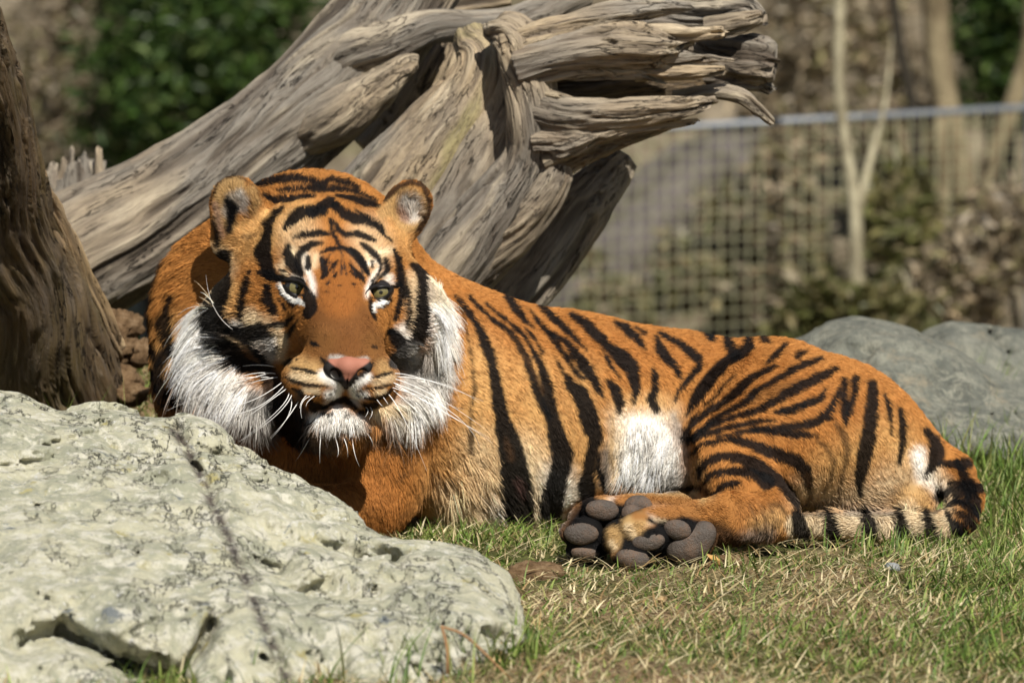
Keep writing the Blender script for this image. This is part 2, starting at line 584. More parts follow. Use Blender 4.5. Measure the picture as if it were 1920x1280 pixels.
class Coat:
    def __init__(self, base):
        self.im = np.ones((IH, IW, 3), np.float32) * np.asarray(base, np.float32)
    def stroke(self, pts, color, soft=3.0, alpha=1.0, wob=3.0, org=(0, 0), s=1.0, wscale=1.0):
        pts = [((x / s) + org[0], (y / s) + org[1], w / s * wscale) for x, y, w in pts]
        if len(pts) == 1: pts = pts * 2
        m = max(p[2] for p in pts) / 2 + soft * 2 + wob * 2
        x0 = int(max(min(p[0] for p in pts) - m, 0)); x1 = int(min(max(p[0] for p in pts) + m + 1, IW))
        y0 = int(max(min(p[1] for p in pts) - m, 0)); y1 = int(min(max(p[1] for p in pts) + m + 1, IH))
        if x1 <= x0 or y1 <= y0: return
        X = _uu[y0:y1, x0:x1]; Y = _vv[y0:y1, x0:x1]
        A = np.full(X.shape, -1e9, np.float32)
        for (ax, ay, aw), (bx, by, bw) in zip(pts[:-1], pts[1:]):
            dx, dy = bx - ax, by - ay
            t = np.clip(((X - ax) * dx + (Y - ay) * dy) / (dx * dx + dy * dy + 1e-6), 0, 1)
            dist = np.sqrt((X - ax - t * dx) ** 2 + (Y - ay - t * dy) ** 2)
            A = np.maximum(A, (aw + (bw - aw) * t) / 2 - dist)
        A = A + _wob[y0:y1, x0:x1] * wob
        al = (smooth(-soft, soft, A) * alpha)[..., None]
        self.im[y0:y1, x0:x1] = self.im[y0:y1, x0:x1] * (1 - al) + np.asarray(color, np.float32) * al
    def at(self, u, v):
        u = np.clip(u, 0, IW - 2); v = np.clip(v, 0, IH - 2)
        i = u.astype(int); j = v.astype(int); a = (u - i)[:, None]; b = (v - j)[:, None]
        m = self.im
        return (m[j, i] * (1 - a) + m[j, i + 1] * a) * (1 - b) + (m[j + 1, i] * (1 - a) + m[j + 1, i + 1] * a) * b

# ---------------------------------------------------------------- body
bc = Coat(ORANGE)
bs = bc.stroke
# paler flank and cream lower side, white belly, rust shoulder
bs([(900, 660, 60), (905, 800, 120), (890, 1000, 200)], PALE, 60, .9)
bs([(1000, 700, 60), (1020, 850, 110), (1020, 1010, 200)], PALE, 60, .8)
bs([(1090, 700, 40), (1110, 900, 80)], PALE, 50, .7)
bs([(985, 860, 70), (1030, 1010, 210)], CREAM, 50, .9)
bs([(900, 840, 60), (910, 930, 90)], CREAM, 40, .6)
bs([(850, 950, 60), (860, 1010, 150)], CREAM, 38, .85)
bs([(1045, 900, 60), (1075, 1000, 110)], WHITE, 30, .7)
bs([(930, 960, 40), (940, 1010, 90)], WHITE, 28, .6)
bs([(820, 560, 60), (820, 700, 70), (800, 800, 70)], DEEP, 40, .45)
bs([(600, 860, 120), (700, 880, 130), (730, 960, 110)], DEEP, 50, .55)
bs([(855, 600, 70), (1000, 625, 80), (1200, 660, 70), (1350, 670, 70), (1500, 720, 70), (1620, 790, 60)], DEEP, 40, .45)
bs([(1400, 780, 120), (1500, 860, 120), (1420, 930, 80)], DEEP, 50, .35)
bs([(1165, 785, 50), (1215, 775, 50), (1255, 780, 40)], CREAM, 26, .7)
bs([(1160, 840, 40), (1165, 900, 40)], CREAM, 20, .7)
bs([(1185, 800, 60), (1225, 800, 50), (1240, 850, 70), (1250, 900, 60), (1200, 905, 90), (1190, 850, 70), (1190, 800, 60)], WHITE * 1.06, 26)
bs([(1205, 805, 60), (1215, 860, 100), (1205, 915, 120)], WHITE * 1.06, 22)
bs([(1170, 760, 40), (1240, 755, 40)], PALE, 22, .7)
bs([(1262, 780, 16), (1275, 820, 18), (1270, 790, 10)], GREY, 8, .6)
bs([(1165, 800, 20), (1150, 870, 20)], CREAM, 14, .7)
bs([(1135, 850, 26), (1135, 905, 26)], SMOKE, 10, .8)  # fold at the patch's left edge, its shade painted dark
bs([(1150, 780, 8), (1146, 840, 10), (1152, 910, 8)], TAN, 6, .7)
bs([(1212, 835, 20), (1220, 850, 26)], GREY, 14, .5)
bs([(1255, 900, 26), (1240, 925, 26)], GREY, 12, .6)
bs([(1440, 800, 90), (1480, 880, 80)], ORANGE, 60, .5)
# thigh shading into cream at its lower rim, hock and toes
bs([(1305, 870, 20), (1310, 905, 24), (1325, 930, 18)], TAN, 14, .8)
bs([(1520, 930, 60), (1640, 930, 70), (1700, 880, 60)], CREAM, 40, .75)
bs([(1560, 880, 60), (1660, 820, 60), (1690, 840, 70)], PALE, 50, .8)
bs([(1600, 975, 30), (1680, 985, 36), (1720, 975, 30)], WHITE, 22, .7)
bs([(1722, 850, 26), (1730, 900, 22)], WHITE, 12, .95)
bs([(1752, 895, 40), (1775, 930, 40), (1770, 960, 30)], CREAM, 18, .8)
bs([(1745, 900, 30), (1760, 920, 26)], WHITE, 14, .6)
bs([(1712, 942, 76)], TAN, 12, .8)
bs([(1700, 960, 40)], CREAM, 16, .8)
bs([(1345, 960, 70), (1400, 965, 60), (1440, 960, 50)], BROWN, 34, .6)
bs([(1240, 968, 26), (1300, 962, 34)], BROWN, 14, .7)
bs([(1420, 985, 30), (1455, 975, 46)], TAN, 16, .7)
bs([(1400, 1010, 30), (1440, 1005, 36)], SMOKE, 14, .8)
for x in (1414, 1432, 1450):
    bs([(x - 8, 945, 3), (x + 4, 975, 5), (x + 3, 1000, 4)], DARKB, 3, .7)
bs([(1340, 1000, 50), (1370, 1020, 50)], BLACK, 12, .85)  # shadow under the leg beside the paw, painted into the coat
# paws: dark between the pads, brown and grizzled toe fur
bs([(1265, 1005, 90), (1295, 1015, 90), (1200, 1035, 84), (1180, 1050, 60)], BLACK, 7, 1)
bs([(1110, 970, 80), (1092, 1010, 90), (1180, 962, 66), (1100, 1040, 60)], BLACK, 7, 1)
bs([(1060, 960, 10), (1110, 928, 14), (1160, 922, 16), (1215, 930, 18), (1300, 940, 14)], BROWN, 6, .95)
bs([(1050, 1010, 14), (1062, 975, 14), (1085, 948, 12)], DARKB, 6, .9)
bs([(1222, 958, 12), (1260, 955, 20), (1300, 955, 26)], BROWN, 6, .95)
bs([(1226, 974, 12), (1244, 974, 10)], CREAM * .8, 5, .6)
bs([(1188, 984, 46), (1202, 975, 30)], TAN * .9, 8, .95)
bs([(1192, 966, 16), (1210, 968, 14)], BROWN, 6, .9)
bs([(1178, 990, 16), (1186, 1000, 12)], CREAM, 6, .7)
bs([(1152, 1000, 32), (1150, 1018, 26)], TAN * .8, 7, .95)
bs([(1146, 1018, 12), (1152, 1026, 10)], CREAM, 5, .7)
bs([(1218, 974, 7), (1232, 982, 7), (1246, 985, 5)], BLACK, 3, 1)
bs([(1260, 925, 8), (1300, 918, 14), (1330, 924, 10)], BLACK, 5, .85)
bs([(1235, 938, 10), (1300, 934, 10)], CREAM, 6, .6)
bs([(1170, 930, 10), (1250, 932, 18), (1310, 934, 26)], TAN * .8, 5, .9)
bs([(1255, 918, 6), (1310, 914, 10)], BLACK, 4, .8)
bs([(1150, 1062, 30), (1200, 1068, 30), (1260, 1055, 24)], BLACK, 8, 1)
bs([(1060, 1035, 30), (1110, 1058, 26)], BLACK * 2, 8, .8)
bs([(1160, 934, 18), (1230, 940, 24), (1300, 944, 26)], BROWN * 1.1, 6, .95)
bs([(1212, 952, 16), (1236, 960, 22), (1262, 962, 22)], BROWN * 1.1, 6, .97)
# neck and nape
bs([(330, 620, 60), (310, 690, 50)], PALE, 30, .7)
bs([(300, 760, 120), (380, 780, 140), (450, 830, 120)], DARKB, 30, .6)  # shade below the ruff, painted over the lower neck
EX = dict(org=(0, 380), s=3.048)
for st in ([(975, 540, 30), (950, 620, 55), (935, 700, 90), (960, 790, 80), (1000, 870, 70), (1040, 960, 60)],
           [(930, 340, 20), (880, 420, 34), (850, 520, 40), (832, 620, 44), (832, 740, 50), (850, 830, 66), (900, 900, 60)],
           [(960, 850, 60), (900, 960, 70), (930, 1080, 70), (1000, 1160, 60)],
           [(860, 960, 40), (880, 1060, 40), (930, 1160, 40)], [(1060, 1000, 50), (1040, 1090, 60), (1100, 1160, 60)]):
    bs(st, BLACK, 3.5, .95, 5, **EX)
AX = dict(org=(240, 280), s=2.909)
NAPE = []
for st in ([(690, 140, 50), (730, 130, 40), (800, 100, 34), (900, 85, 16)], [(980, 70, 30), (1040, 90, 16)],
           [(690, 195, 34), (800, 165, 38), (900, 155, 38), (1010, 170, 30), (1060, 195, 34), (1100, 160, 30), (1180, 178, 32), (1260, 208, 15)],
           [(810, 225, 10), (900, 213, 26), (1000, 210, 28), (1060, 218, 34), (1150, 210, 28), (1230, 225, 28), (1300, 250, 16), (1360, 280, 8)],
           [(745, 250, 24), (800, 275, 32), (880, 268, 34), (960, 256, 30), (1020, 255, 12)],
           [(1140, 252, 15), (1220, 265, 34), (1300, 292, 38), (1370, 310, 18)]):
    bs(st, BLACK, 2.2, .98, 2, wscale=1.3, **AX)
    NAPE.append(st)
NAPE = NAPE[3:]
# flank stripes
CX = dict(org=(780, 520), s=2.909)
for st in ([(215, 100, 15), (270, 170, 25), (330, 250, 35), (370, 340, 45), (410, 450, 45), (430, 560, 45), (450, 660, 55), (470, 780, 65), (500, 880, 90), (530, 1000, 110), (540, 1100, 120), (550, 1200, 130), (555, 1330, 130)],
           [(290, 100, 15), (350, 170, 20), (430, 240, 22), (510, 290, 25), (560, 360, 30), (600, 440, 35), (640, 560, 36), (680, 680, 36), (720, 760, 30)],
           [(380, 140, 10), (450, 200, 18), (530, 260, 22), (590, 320, 20), (640, 400, 25), (690, 500, 40), (720, 620, 50), (730, 720, 60), (760, 850, 70), (800, 960, 90), (780, 1080, 80), (750, 1180, 90), (735, 1330, 95)],
           [(600, 280, 15), (660, 350, 15), (690, 410, 10)],
           [(500, 100, 40), (550, 180, 38), (600, 240, 22), (640, 275, 10)],
           [(610, 170, 12), (660, 230, 22), (720, 300, 28), (790, 390, 28), (840, 470, 25), (890, 540, 22), (920, 550, 15)],
           [(730, 300, 20), (820, 350, 30), (870, 420, 45), (920, 490, 60), (970, 560, 40), (1000, 620, 30), (1020, 650, 12)],
           [(760, 430, 8), (800, 510, 20), (850, 590, 50), (900, 640, 70), (930, 720, 75), (960, 820, 80), (980, 880, 60), (960, 950, 45), (940, 1050, 50), (930, 1150, 70), (940, 1260, 60)],
           [(670, 150, 25), (740, 210, 35), (800, 270, 32), (870, 330, 26), (930, 400, 12)],
           [(850, 205, 30), (920, 250, 45), (980, 310, 50), (1050, 380, 40), (1120, 440, 70), (1170, 490, 70), (1190, 560, 50), (1200, 620, 40), (1190, 690, 15)],
           [(1020, 390, 12), (1050, 460, 22), (1090, 520, 20), (1115, 550, 8)],
           [(1050, 570, 20), (1090, 620, 45), (1110, 680, 45), (1110, 740, 25)],
           [(1080, 245, 18), (1140, 270, 35), (1190, 320, 40), (1230, 370, 25), (1250, 395, 10)],
           [(1200, 270, 14), (1250, 300, 20)],
           [(1310, 320, 20), (1330, 390, 45), (1370, 440, 45), (1420, 490, 35), (1440, 545, 20)],
           [(1290, 500, 15), (1305, 550, 35), (1300, 620, 30), (1280, 670, 40), (1310, 720, 30)],
           [(1330, 300, 20), (1400, 340, 30), (1480, 390, 35), (1540, 440, 45), (1550, 480, 35), (1500, 540, 28), (1440, 610, 22), (1410, 670, 12)],
           [(1570, 270, 45), (1610, 330, 35)],
           [(1685, 290, 35), (1710, 370, 40), (1735, 425, 40)],
           [(1800, 300, 35), (1820, 370, 45), (1770, 420, 45), (1690, 460, 45), (1630, 520, 50), (1570, 600, 55), (1520, 670, 45), (1480, 740, 15)],
           [(1000, 960, 16), (990, 1040, 22), (1020, 1110, 26), (1040, 1170, 16)]):
    bs(st, BLACK, 2.6, .98, 3, wscale=1.36, **CX)
for st in ([(240, 150, 12), (280, 300, 15), (305, 450, 18), (320, 600, 14), (300, 720, 14), (300, 850, 30), (300, 960, 25)],
           [(520, 300, 16), (590, 420, 24), (650, 530, 26), (690, 620, 20)]):
    bs(st, DARKB * .5, 3, .85, 3, **CX)
bs([(490, 880, 20), (520, 980, 40)], DARKB, 6, .6, 3, **CX)
bs([(560, 1120, 40), (580, 1180, 40)], np.array([.12, .06, .05]), 8, .5, 3, **CX)
# thigh, rump and tail
DX = dict(org=(1220, 580), s=2.5606)
bs([(480, 430, 60), (600, 390, 50), (720, 345, 40)], BROWN * .7, 6, .7, 3, **DX)
bs([(700, 470, 40), (620, 490, 30)], BROWN * .7, 5, .6, 3, **DX)
bs([(960, 350, 30), (945, 470, 30)], BROWN * .6, 5, .7, 3, **DX)
for st in ([(600, 270, 15), (540, 300, 25), (480, 330, 28), (420, 390, 32), (360, 440, 30), (290, 480, 30), (230, 520, 28), (180, 570, 28), (160, 620, 25)],
           [(410, 310, 8), (350, 360, 12), (310, 420, 12), (260, 460, 8)],
           [(820, 235, 15), (740, 260, 28), (670, 300, 30), (600, 340, 25), (540, 370, 20), (500, 400, 30), (460, 440, 26), (390, 480, 25), (300, 530, 25), (220, 590, 20), (180, 640, 15)],
           [(890, 285, 22), (800, 330, 40), (720, 370, 40), (640, 410, 35), (580, 450, 30), (500, 490, 26), (400, 515, 24), (300, 550, 24), (230, 590, 24), (190, 625, 18)],
           [(840, 385, 15), (815, 430, 30), (740, 455, 26), (670, 470, 16), (600, 490, 12)], [(740, 465, 22), (670, 492, 20), (590, 497, 12)],
           [(910, 375, 12), (885, 440, 30), (850, 505, 36), (780, 545, 32), (700, 560, 30), (600, 570, 28), (520, 575, 24), (430, 590, 20), (330, 610, 15)],
           [(600, 535, 10), (520, 535, 20), (430, 555, 22), (330, 580, 22), (260, 600, 20), (200, 630, 18)],
           [(800, 605, 15), (700, 600, 28), (600, 590, 26), (500, 580, 20)],
           [(380, 620, 25), (460, 640, 35), (540, 670, 40), (620, 700, 45), (700, 730, 50), (745, 770, 45), (755, 840, 30)],
           [(230, 820, 12), (240, 760, 28), (290, 720, 34), (360, 705, 35), (430, 715, 40), (500, 745, 50), (560, 790, 60), (620, 830, 45), (680, 900, 40), (710, 950, 30)],
           [(240, 850, 12), (280, 800, 26), (350, 780, 30), (430, 775, 34), (500, 790, 40), (560, 830, 60)],
           [(300, 890, 10), (340, 850, 25), (400, 835, 28), (430, 832, 10)],
           [(190, 700, 14), (240, 650, 18), (330, 630, 18), (400, 620, 20)],
           [(930, 340, 22), (928, 420, 22), (932, 500, 30), (940, 550, 15)], [(985, 335, 30), (975, 420, 25), (950, 510, 22)],
           [(1065, 360, 35), (1065, 450, 50), (1055, 540, 50), (1040, 640, 60), (1020, 740, 50), (1000, 830, 36), (1010, 900, 12)],
           [(1125, 410, 18), (1145, 460, 20), (1155, 540, 12), (1155, 600, 8)],
           [(1195, 480, 20), (1210, 550, 28), (1210, 640, 28), (1190, 740, 18)],
           [(1325, 580, 25), (1365, 630, 45), (1380, 690, 60), (1360, 740, 45), (1310, 825, 8)],
           [(265, 90, 40), (300, 140, 25)], [(540, 140, 34), (575, 160, 12)], [(645, 170, 16), (600, 220, 28), (560, 255, 12)], [(745, 200, 14), (700, 225, 22)],
           [(1470, 730, 20), (1520, 830, 50), (1555, 930, 50), (1575, 990, 30)],
           [(1370, 900, 26), (1440, 870, 36), (1520, 880, 50)], [(1360, 980, 12), (1430, 935, 22), (1510, 920, 32)],
           [(1450, 960, 16), (1520, 1000, 40), (1570, 1060, 40)], [(1380, 1005, 16), (1430, 1010, 40), (1490, 1050, 50), (1525, 1110, 46)],
           [(1270, 1045, 24), (1340, 1065, 34), (1380, 1085, 16)], [(1190, 1050, 20), (1240, 1075, 40), (1260, 1100, 30)],
           [(1005, 1045, 30), (1060, 1075, 56), (1080, 1100, 40)], [(790, 1040, 30), (850, 1075, 44), (870, 1100, 30)], [(700, 1050, 60), (720, 1080, 60)]):
    bs(st, BLACK, 2.6, .97, 3, wscale=1.38, **DX)
for st in ([(890, 550, 25), (930, 610, 36), (945, 680, 33), (930, 760, 24), (910, 840, 18), (900, 930, 14)],
           [(780, 620, 10), (840, 660, 22), (880, 720, 22), (870, 800, 20), (830, 880, 15)],
           [(750, 790, 30), (765, 860, 34), (770, 910, 34), (740, 940, 20)], [(570, 930, 10), (620, 940, 16), (660, 1000, 12)]):
    bs(st, DARKB * .6, 4, .75, 3, **DX)
for st in ([(900, 1075, 60), (960, 1080, 50)], [(1130, 1075, 60), (1180, 1085, 50)], [(1310, 1090, 40), (1400, 1080, 40)]):
    bs(st, CREAM, 8, .6, 3, **DX)
# ringed end of the tail, curled along the ground
bs([(1495, 986, 46), (1600, 986, 50), (1700, 988, 50), (1770, 985, 46)], CREAM * .85, 5, .9)
bs([(1500, 964, 8), (1600, 962, 10), (1690, 964, 8)], SMOKE, 5, .6)  # shadow gap between thigh and tail, painted as a thin dark line
for x, wd in ((1500, 30), (1560, 26), (1628, 30), (1690, 26), (1742, 24)):
    bs([(x - 6, 960, wd * .7), (x, 985, wd), (x + 8, 1012, wd)], BLACK, 2.5, .97, 4)
for a_, b_ in (((1775, 958), (1800, 1010)), ((1790, 935), (1840, 965)), ((1780, 905), (1835, 915)), ((1765, 870), (1815, 870))):
    bs([(*a_, 10), ((a_[0] + b_[0]) / 2, (a_[1] + b_[1]) / 2, 20), (*b_, 24)], BLACK, 2.5, .97, 3)
# upper foreleg: thin stripes, and folds whose shade is painted as dark lines
BX = dict(org=(240, 560), s=2.909)
bs([(1590, 880, 12), (1520, 950, 14), (1470, 1000, 8)], DARKB, 5, .6, 3, **BX)
bs([(1570, 1130, 10), (1500, 1180, 16), (1470, 1230, 14)], DARKB, 6, .5, 3, **BX)
bs([(1610, 960, 12), (1600, 1100, 16), (1605, 1240, 14)], DARKB, 6, .55, 3, **BX)
bs([(1690, 1010, 30), (1750, 1040, 30)], SMOKE, 14, .5, 3, **BX)

# ---------------------------------------------------------------- head
hc = Coat(ORANGE)
hs = hc.stroke
# ground colours
hs([(420, 470, 60), (500, 430, 80), (560, 400, 60)], PALE, 26, .8)
hs([(790, 470, 60), (750, 430, 60)], PALE, 26, .55)
hs([(400, 500, 70), (370, 560, 90), (355, 640, 90)], CREAM, 24, .9)
hs([(350, 620, 80), (360, 700, 100), (420, 760, 110), (480, 790, 90)], WHITE, 22, 1)
hs([(395, 600, 50), (400, 660, 50)], WHITE, 20, .7)
hs([(830, 540, 60), (838, 620, 60), (830, 700, 60), (800, 760, 70), (760, 790, 70)], WHITE, 20, 1)
hs([(815, 500, 40), (825, 560, 40)], CREAM, 16, .7)
hs([(810, 700, 70), (780, 720, 60)], GREY, 24, .7)
hs([(435, 540, 30), (430, 600, 30)], PALE, 16, .7)
hs([(470, 600, 30), (476, 640, 30), (500, 640, 24)], CREAM, 14, .8)
hs([(470, 590, 24), (440, 630, 40)], CREAM, 14, .7)
hs([(775, 520, 24), (780, 580, 30), (775, 620, 26)], CREAM, 14, .8)
hs([(755, 620, 26), (765, 660, 26)], WHITE, 10, .8)
hs([(490, 640, 44), (500, 665, 40)], GREY, 14, .8)  # grey stands in for the muzzle's shade on this cheek
hs([(515, 640, 20), (510, 655, 18)], WHITE, 8, .9)
hs([(440, 612, 26), (452, 620, 22)], WHITE, 8, .8)
hs([(500, 610, 36), (470, 600, 20)], CREAM, 14, .6)
# pale brows
ZX = dict(org=(480, 460), s=6.0)
hs([(420, 60, 90), (380, 160, 80), (260, 250, 60), (330, 330, 60)], CREAM, 8, .9, 3, **ZX)
hs([(540, 130, 110), (560, 220, 90), (600, 330, 70), (640, 450, 80), (665, 560, 60)], WHITE * .95, 6, .95, 2, **ZX)
hs([(680, 130, 70), (660, 230, 70)], CREAM, 6, .95, 2, **ZX)
hs([(1290, 100, 120), (1400, 80, 90), (1500, 60, 80)], CREAM, 8, .9, 3, **ZX)
hs([(1270, 200, 70), (1370, 180, 60), (1400, 240, 60), (1330, 330, 60), (1260, 470, 60), (1245, 580, 40)], WHITE * .95, 6, .95, 2, **ZX)
hs([(1440, 330, 70), (1520, 360, 60), (1450, 410, 60), (1540, 420, 40)], WHITE * .9, 5, .95, 2, **ZX)
hs([(400, 350, 50), (480, 350, 50), (540, 390, 40)], WHITE * .85, 5, .9, 2, **ZX)
hs([(1330, 350, 40), (1500, 350, 40)], CREAM, 6, .6, 2, **ZX)
hs([(637, 515, 60), (637, 560, 84), (638, 605, 120)], np.array([.19, .074, .020]), 12, .95)
# muzzle: rust-brown bridge, paler sides, white lips
hs([(637, 560, 80), (640, 610, 130), (648, 660, 150)], np.array([.155, .062, .018]), 14, .97)
hs([(600, 640, 60), (560, 690, 60)], BROWN * .7, 20, .8)
hs([(700, 640, 40), (712, 690, 40)], BROWN * .7, 16, .8)
hs([(637, 455, 50), (637, 500, 90), (637, 555, 80)], DEEP * .9, 14, .8)
hs([(560, 440, 70), (560, 480, 60)], CREAM, 24, .5)
hs([(690, 440, 70), (705, 480, 60)], CREAM, 24, .5)
VX = dict(org=(520, 640), s=6.4)
hs([(250, 300, 240), (450, 350, 200)], TAN, 14, .8, 3, **VX)
hs([(1280, 330, 180), (1300, 430, 160)], TAN, 12, .8, 3, **VX)
hs([(200, 420, 120), (420, 450, 110), (620, 480, 80)], CREAM, 9, .85, 3, **VX)
hs([(1180, 500, 90), (1380, 440, 90)], CREAM * .9, 9, .8, 3, **VX)
hs([(560, 400, 130), (680, 480, 130), (740, 560, 90), (700, 640, 130), (600, 640, 90)], WHITE, 7, 1, 2, **VX)
hs([(1080, 430, 100), (990, 490, 100), (900, 580, 90), (930, 660, 110), (1050, 640, 90)], WHITE, 7, 1, 2, **VX)
hs([(330, 590, 90), (480, 600, 90)], CREAM, 7, .9, 2, **VX)
hs([(1200, 620, 80), (1280, 600, 70)], CREAM, 7, .9, 2, **VX)
hs([(640, 690, 90), (580, 740, 60)], GREY * 1.4, 7, .7, 2, **VX)
hs([(930, 720, 90), (980, 760, 60)], GREY * 1.5, 7, .7, 2, **VX)
# chin and lower ruff
hs([(420, 960, 200), (560, 1000, 260), (760, 980, 300), (960, 1000, 240)], WHITE, 10, .95, 3, **VX)
hs([(720, 820, 120), (820, 850, 100)], WHITE * .9, 8, .9, 2, **VX)
hs([(1200, 900, 160), (1350, 850, 220), (1500, 900, 200)], CREAM * 1.1, 12, .9, 3, **VX)
hs([(1450, 1000, 120), (1560, 950, 90)], GREY, 16, .6, 3, **VX)
# nose rim
hs([(650, 200, 70), (740, 190, 70), (830, 230, 50), (960, 230, 40), (1060, 210, 60)], GREY * 1.15, 4, .85, 2, **VX)
# black face marks
for st in NAPE: hs(st, BLACK, 2.0, .98, 2.0, wscale=1.2, **AX)
for st in ([(1000, 345, 50), (1060, 312, 44), (1100, 292, 54), (1130, 300, 30)],
           [(855, 425, 20), (900, 380, 50), (950, 340, 50), (990, 325, 30)], [(1005, 345, 44), (1065, 335, 40)],
           [(1130, 310, 40), (1180, 350, 45), (1240, 380, 45), (1300, 390, 30), (1360, 430, 20), (1400, 470, 15), (1440, 500, 10)],
           [(1240, 330, 10), (1320, 380, 20), (1380, 420, 20), (1400, 450, 12)],
           [(1105, 380, 15), (1110, 440, 20), (1140, 500, 18), (1160, 560, 10)],
           [(905, 482, 14), (960, 465, 30), (1040, 455, 32), (1100, 462, 20)],
           [(1125, 390, 10), (1150, 440, 26), (1190, 465, 26), (1250, 460, 32), (1310, 480, 30), (1352, 498, 10)],
           [(1060, 510, 18), (1000, 520, 34), (950, 550, 34), (925, 590, 28), (930, 640, 30), (950, 680, 20)],
           [(870, 530, 26), (865, 570, 34), (890, 620, 50), (920, 660, 44), (945, 690, 20)],
           [(1160, 530, 18), (1220, 560, 28), (1270, 610, 32), (1300, 660, 28), (1312, 690, 12)],
           [(1275, 515, 18), (1320, 550, 30), (1360, 590, 30), (1380, 630, 22), (1370, 680, 14), (1330, 720, 10)],
           [(1405, 600, 18), (1415, 650, 30), (1390, 690, 22), (1360, 710, 12)],
           [(1455, 550, 15), (1475, 600, 35), (1485, 660, 35), (1490, 720, 40), (1500, 790, 35), (1480, 860, 28), (1460, 930, 25)],
           [(1520, 700, 12), (1530, 800, 18), (1535, 900, 22), (1530, 980, 15)],
           [(1550, 630, 26), (1600, 655, 56), (1608, 720, 45), (1605, 800, 50), (1610, 900, 65), (1600, 980, 80), (1570, 1060, 60)],
           [(845, 318, 20), (790, 360, 40), (760, 400, 45), (770, 440, 30), (750, 500, 50), (735, 560, 75), (750, 620, 60), (770, 680, 60), (800, 700, 40), (850, 700, 20)],
           [(755, 755, 40), (760, 820, 55), (790, 880, 40), (805, 905, 15)],
           [(660, 665, 15), (645, 740, 35), (620, 820, 40), (605, 900, 30), (620, 950, 15)],
           [(520, 575, 50), (520, 640, 60), (525, 720, 70), (500, 800, 80), (470, 860, 100), (450, 930, 110), (530, 975, 60)],
           [(560, 985, 50), (640, 1010, 70), (720, 990, 70), (770, 1020, 40)],
           [(470, 1040, 60), (530, 1090, 90), (570, 1130, 110), (620, 1170, 80), (700, 1190, 40)],
           [(770, 960, 20), (820, 960, 45), (870, 940, 28), (905, 905, 10)],
           [(930, 925, 8), (880, 1000, 22), (840, 1060, 25), (800, 1110, 25)],
           [(640, 1050, 20), (700, 1110, 30), (740, 1150, 30)],
           [(980, 590, 22), (985, 640, 30)], [(1330, 610, 16), (1335, 640, 18)],
           [(1440, 1000, 40), (1480, 1050, 70), (1500, 1100, 60), (1460, 1160, 60), (1540, 1170, 60)],
           [(830, 660, 10), (860, 665, 14)]):
    hs(st, BLACK, 2.0, .98, 2.0, wscale=1.32, **AX)
hs([(640, 480, 40), (690, 470, 20)], DARKB, 6, .7, 3, **AX)
for st in ([(720, 90, 20), (790, 50, 40), (880, 40, 50), (920, 30, 20)], [(740, 140, 40), (760, 220, 60), (780, 320, 70), (740, 370, 30)],
           [(820, 120, 14), (790, 200, 30)], [(920, 170, 20), (870, 220, 40), (820, 300, 14)], [(900, 310, 20), (880, 350, 40)],
           [(1000, 40, 30), (1080, 50, 50), (1160, 110, 60), (1220, 220, 60), (1260, 320, 40)],
           [(1040, 200, 12), (1090, 260, 40), (1140, 310, 50), (1200, 370, 50), (1220, 420, 20)], [(1060, 290, 20), (1130, 360, 20)],
           [(1000, 260, 10), (1020, 320, 14)], [(780, 430, 10), (820, 420, 20)], [(930, 450, 14), (960, 455, 14)], [(1080, 430, 14), (1120, 440, 16)], [(790, 520, 14), (810, 525, 16)],
           # round the eyes
           [(40, 310, 60), (140, 330, 90), (220, 370, 70), (300, 400, 40)],
           [(300, 400, 20), (400, 375, 26), (480, 380, 34), (540, 430, 40), (580, 520, 60), (600, 600, 120), (610, 700, 130), (580, 780, 90), (530, 820, 20)],
           [(240, 450, 20), (270, 540, 30), (340, 610, 30), (420, 660, 60), (470, 660, 20)],
           [(320, 460, 16), (380, 530, 16), (460, 550, 20), (540, 560, 30)],
           [(240, 600, 20), (300, 660, 30), (320, 710, 40)], [(230, 780, 16), (300, 790, 14)],
           [(1275, 470, 16), (1330, 430, 26), (1420, 430, 34), (1500, 455, 36), (1560, 470, 30), (1620, 440, 60)],
           [(1280, 580, 20), (1350, 600, 16), (1430, 580, 18), (1490, 510, 20)],
           [(1285, 620, 40), (1300, 720, 50), (1330, 800, 40), (1360, 860, 14)],
           [(1380, 690, 30), (1450, 660, 46), (1520, 600, 30)],
           [(620, 1090, 30), (660, 1110, 50), (700, 1130, 20)], [(1310, 1140, 20), (1350, 1150, 30)],
           [(1510, 960, 40), (1540, 970, 60), (1570, 990, 30)]):
    hs(st, BLACK, 1.2, .97, 1.2, wscale=1.28, **ZX)
for st in ([(765, 110, 12), (742, 200, 26), (760, 260, 14)], [(845, 170, 10), (800, 260, 22), (770, 330, 14)], [(900, 220, 10), (862, 300, 22)], [(955, 0, 16), (962, 120, 18), (960, 240, 14), (965, 330, 8)],
           [(985, 150, 8), (1005, 270, 16), (1020, 340, 8)], [(1060, 160, 10), (1100, 270, 24), (1120, 350, 12)], [(1150, 190, 12), (1195, 300, 26), (1225, 380, 16)], [(830, 380, 8), (800, 440, 16)], [(1180, 420, 10), (1200, 460, 14)],
           [(880, 60, 16), (830, 110, 14)], [(1040, 60, 16), (1090, 110, 16)]):
    hs(st, BLACK * 3, 1.2, .9, 1.2, **ZX)
# white under the eyes
hs([(255, 440, 44), (305, 515, 60), (395, 590, 66), (475, 625, 70), (525, 665, 44)], WHITE * 1.08, 1.2, 1, 1, **ZX)
hs([(1520, 520, 56), (1470, 600, 62), (1395, 658, 60), (1335, 668, 50), (1335, 740, 30)], WHITE * 1.08, 1.2, 1, 1, **ZX)
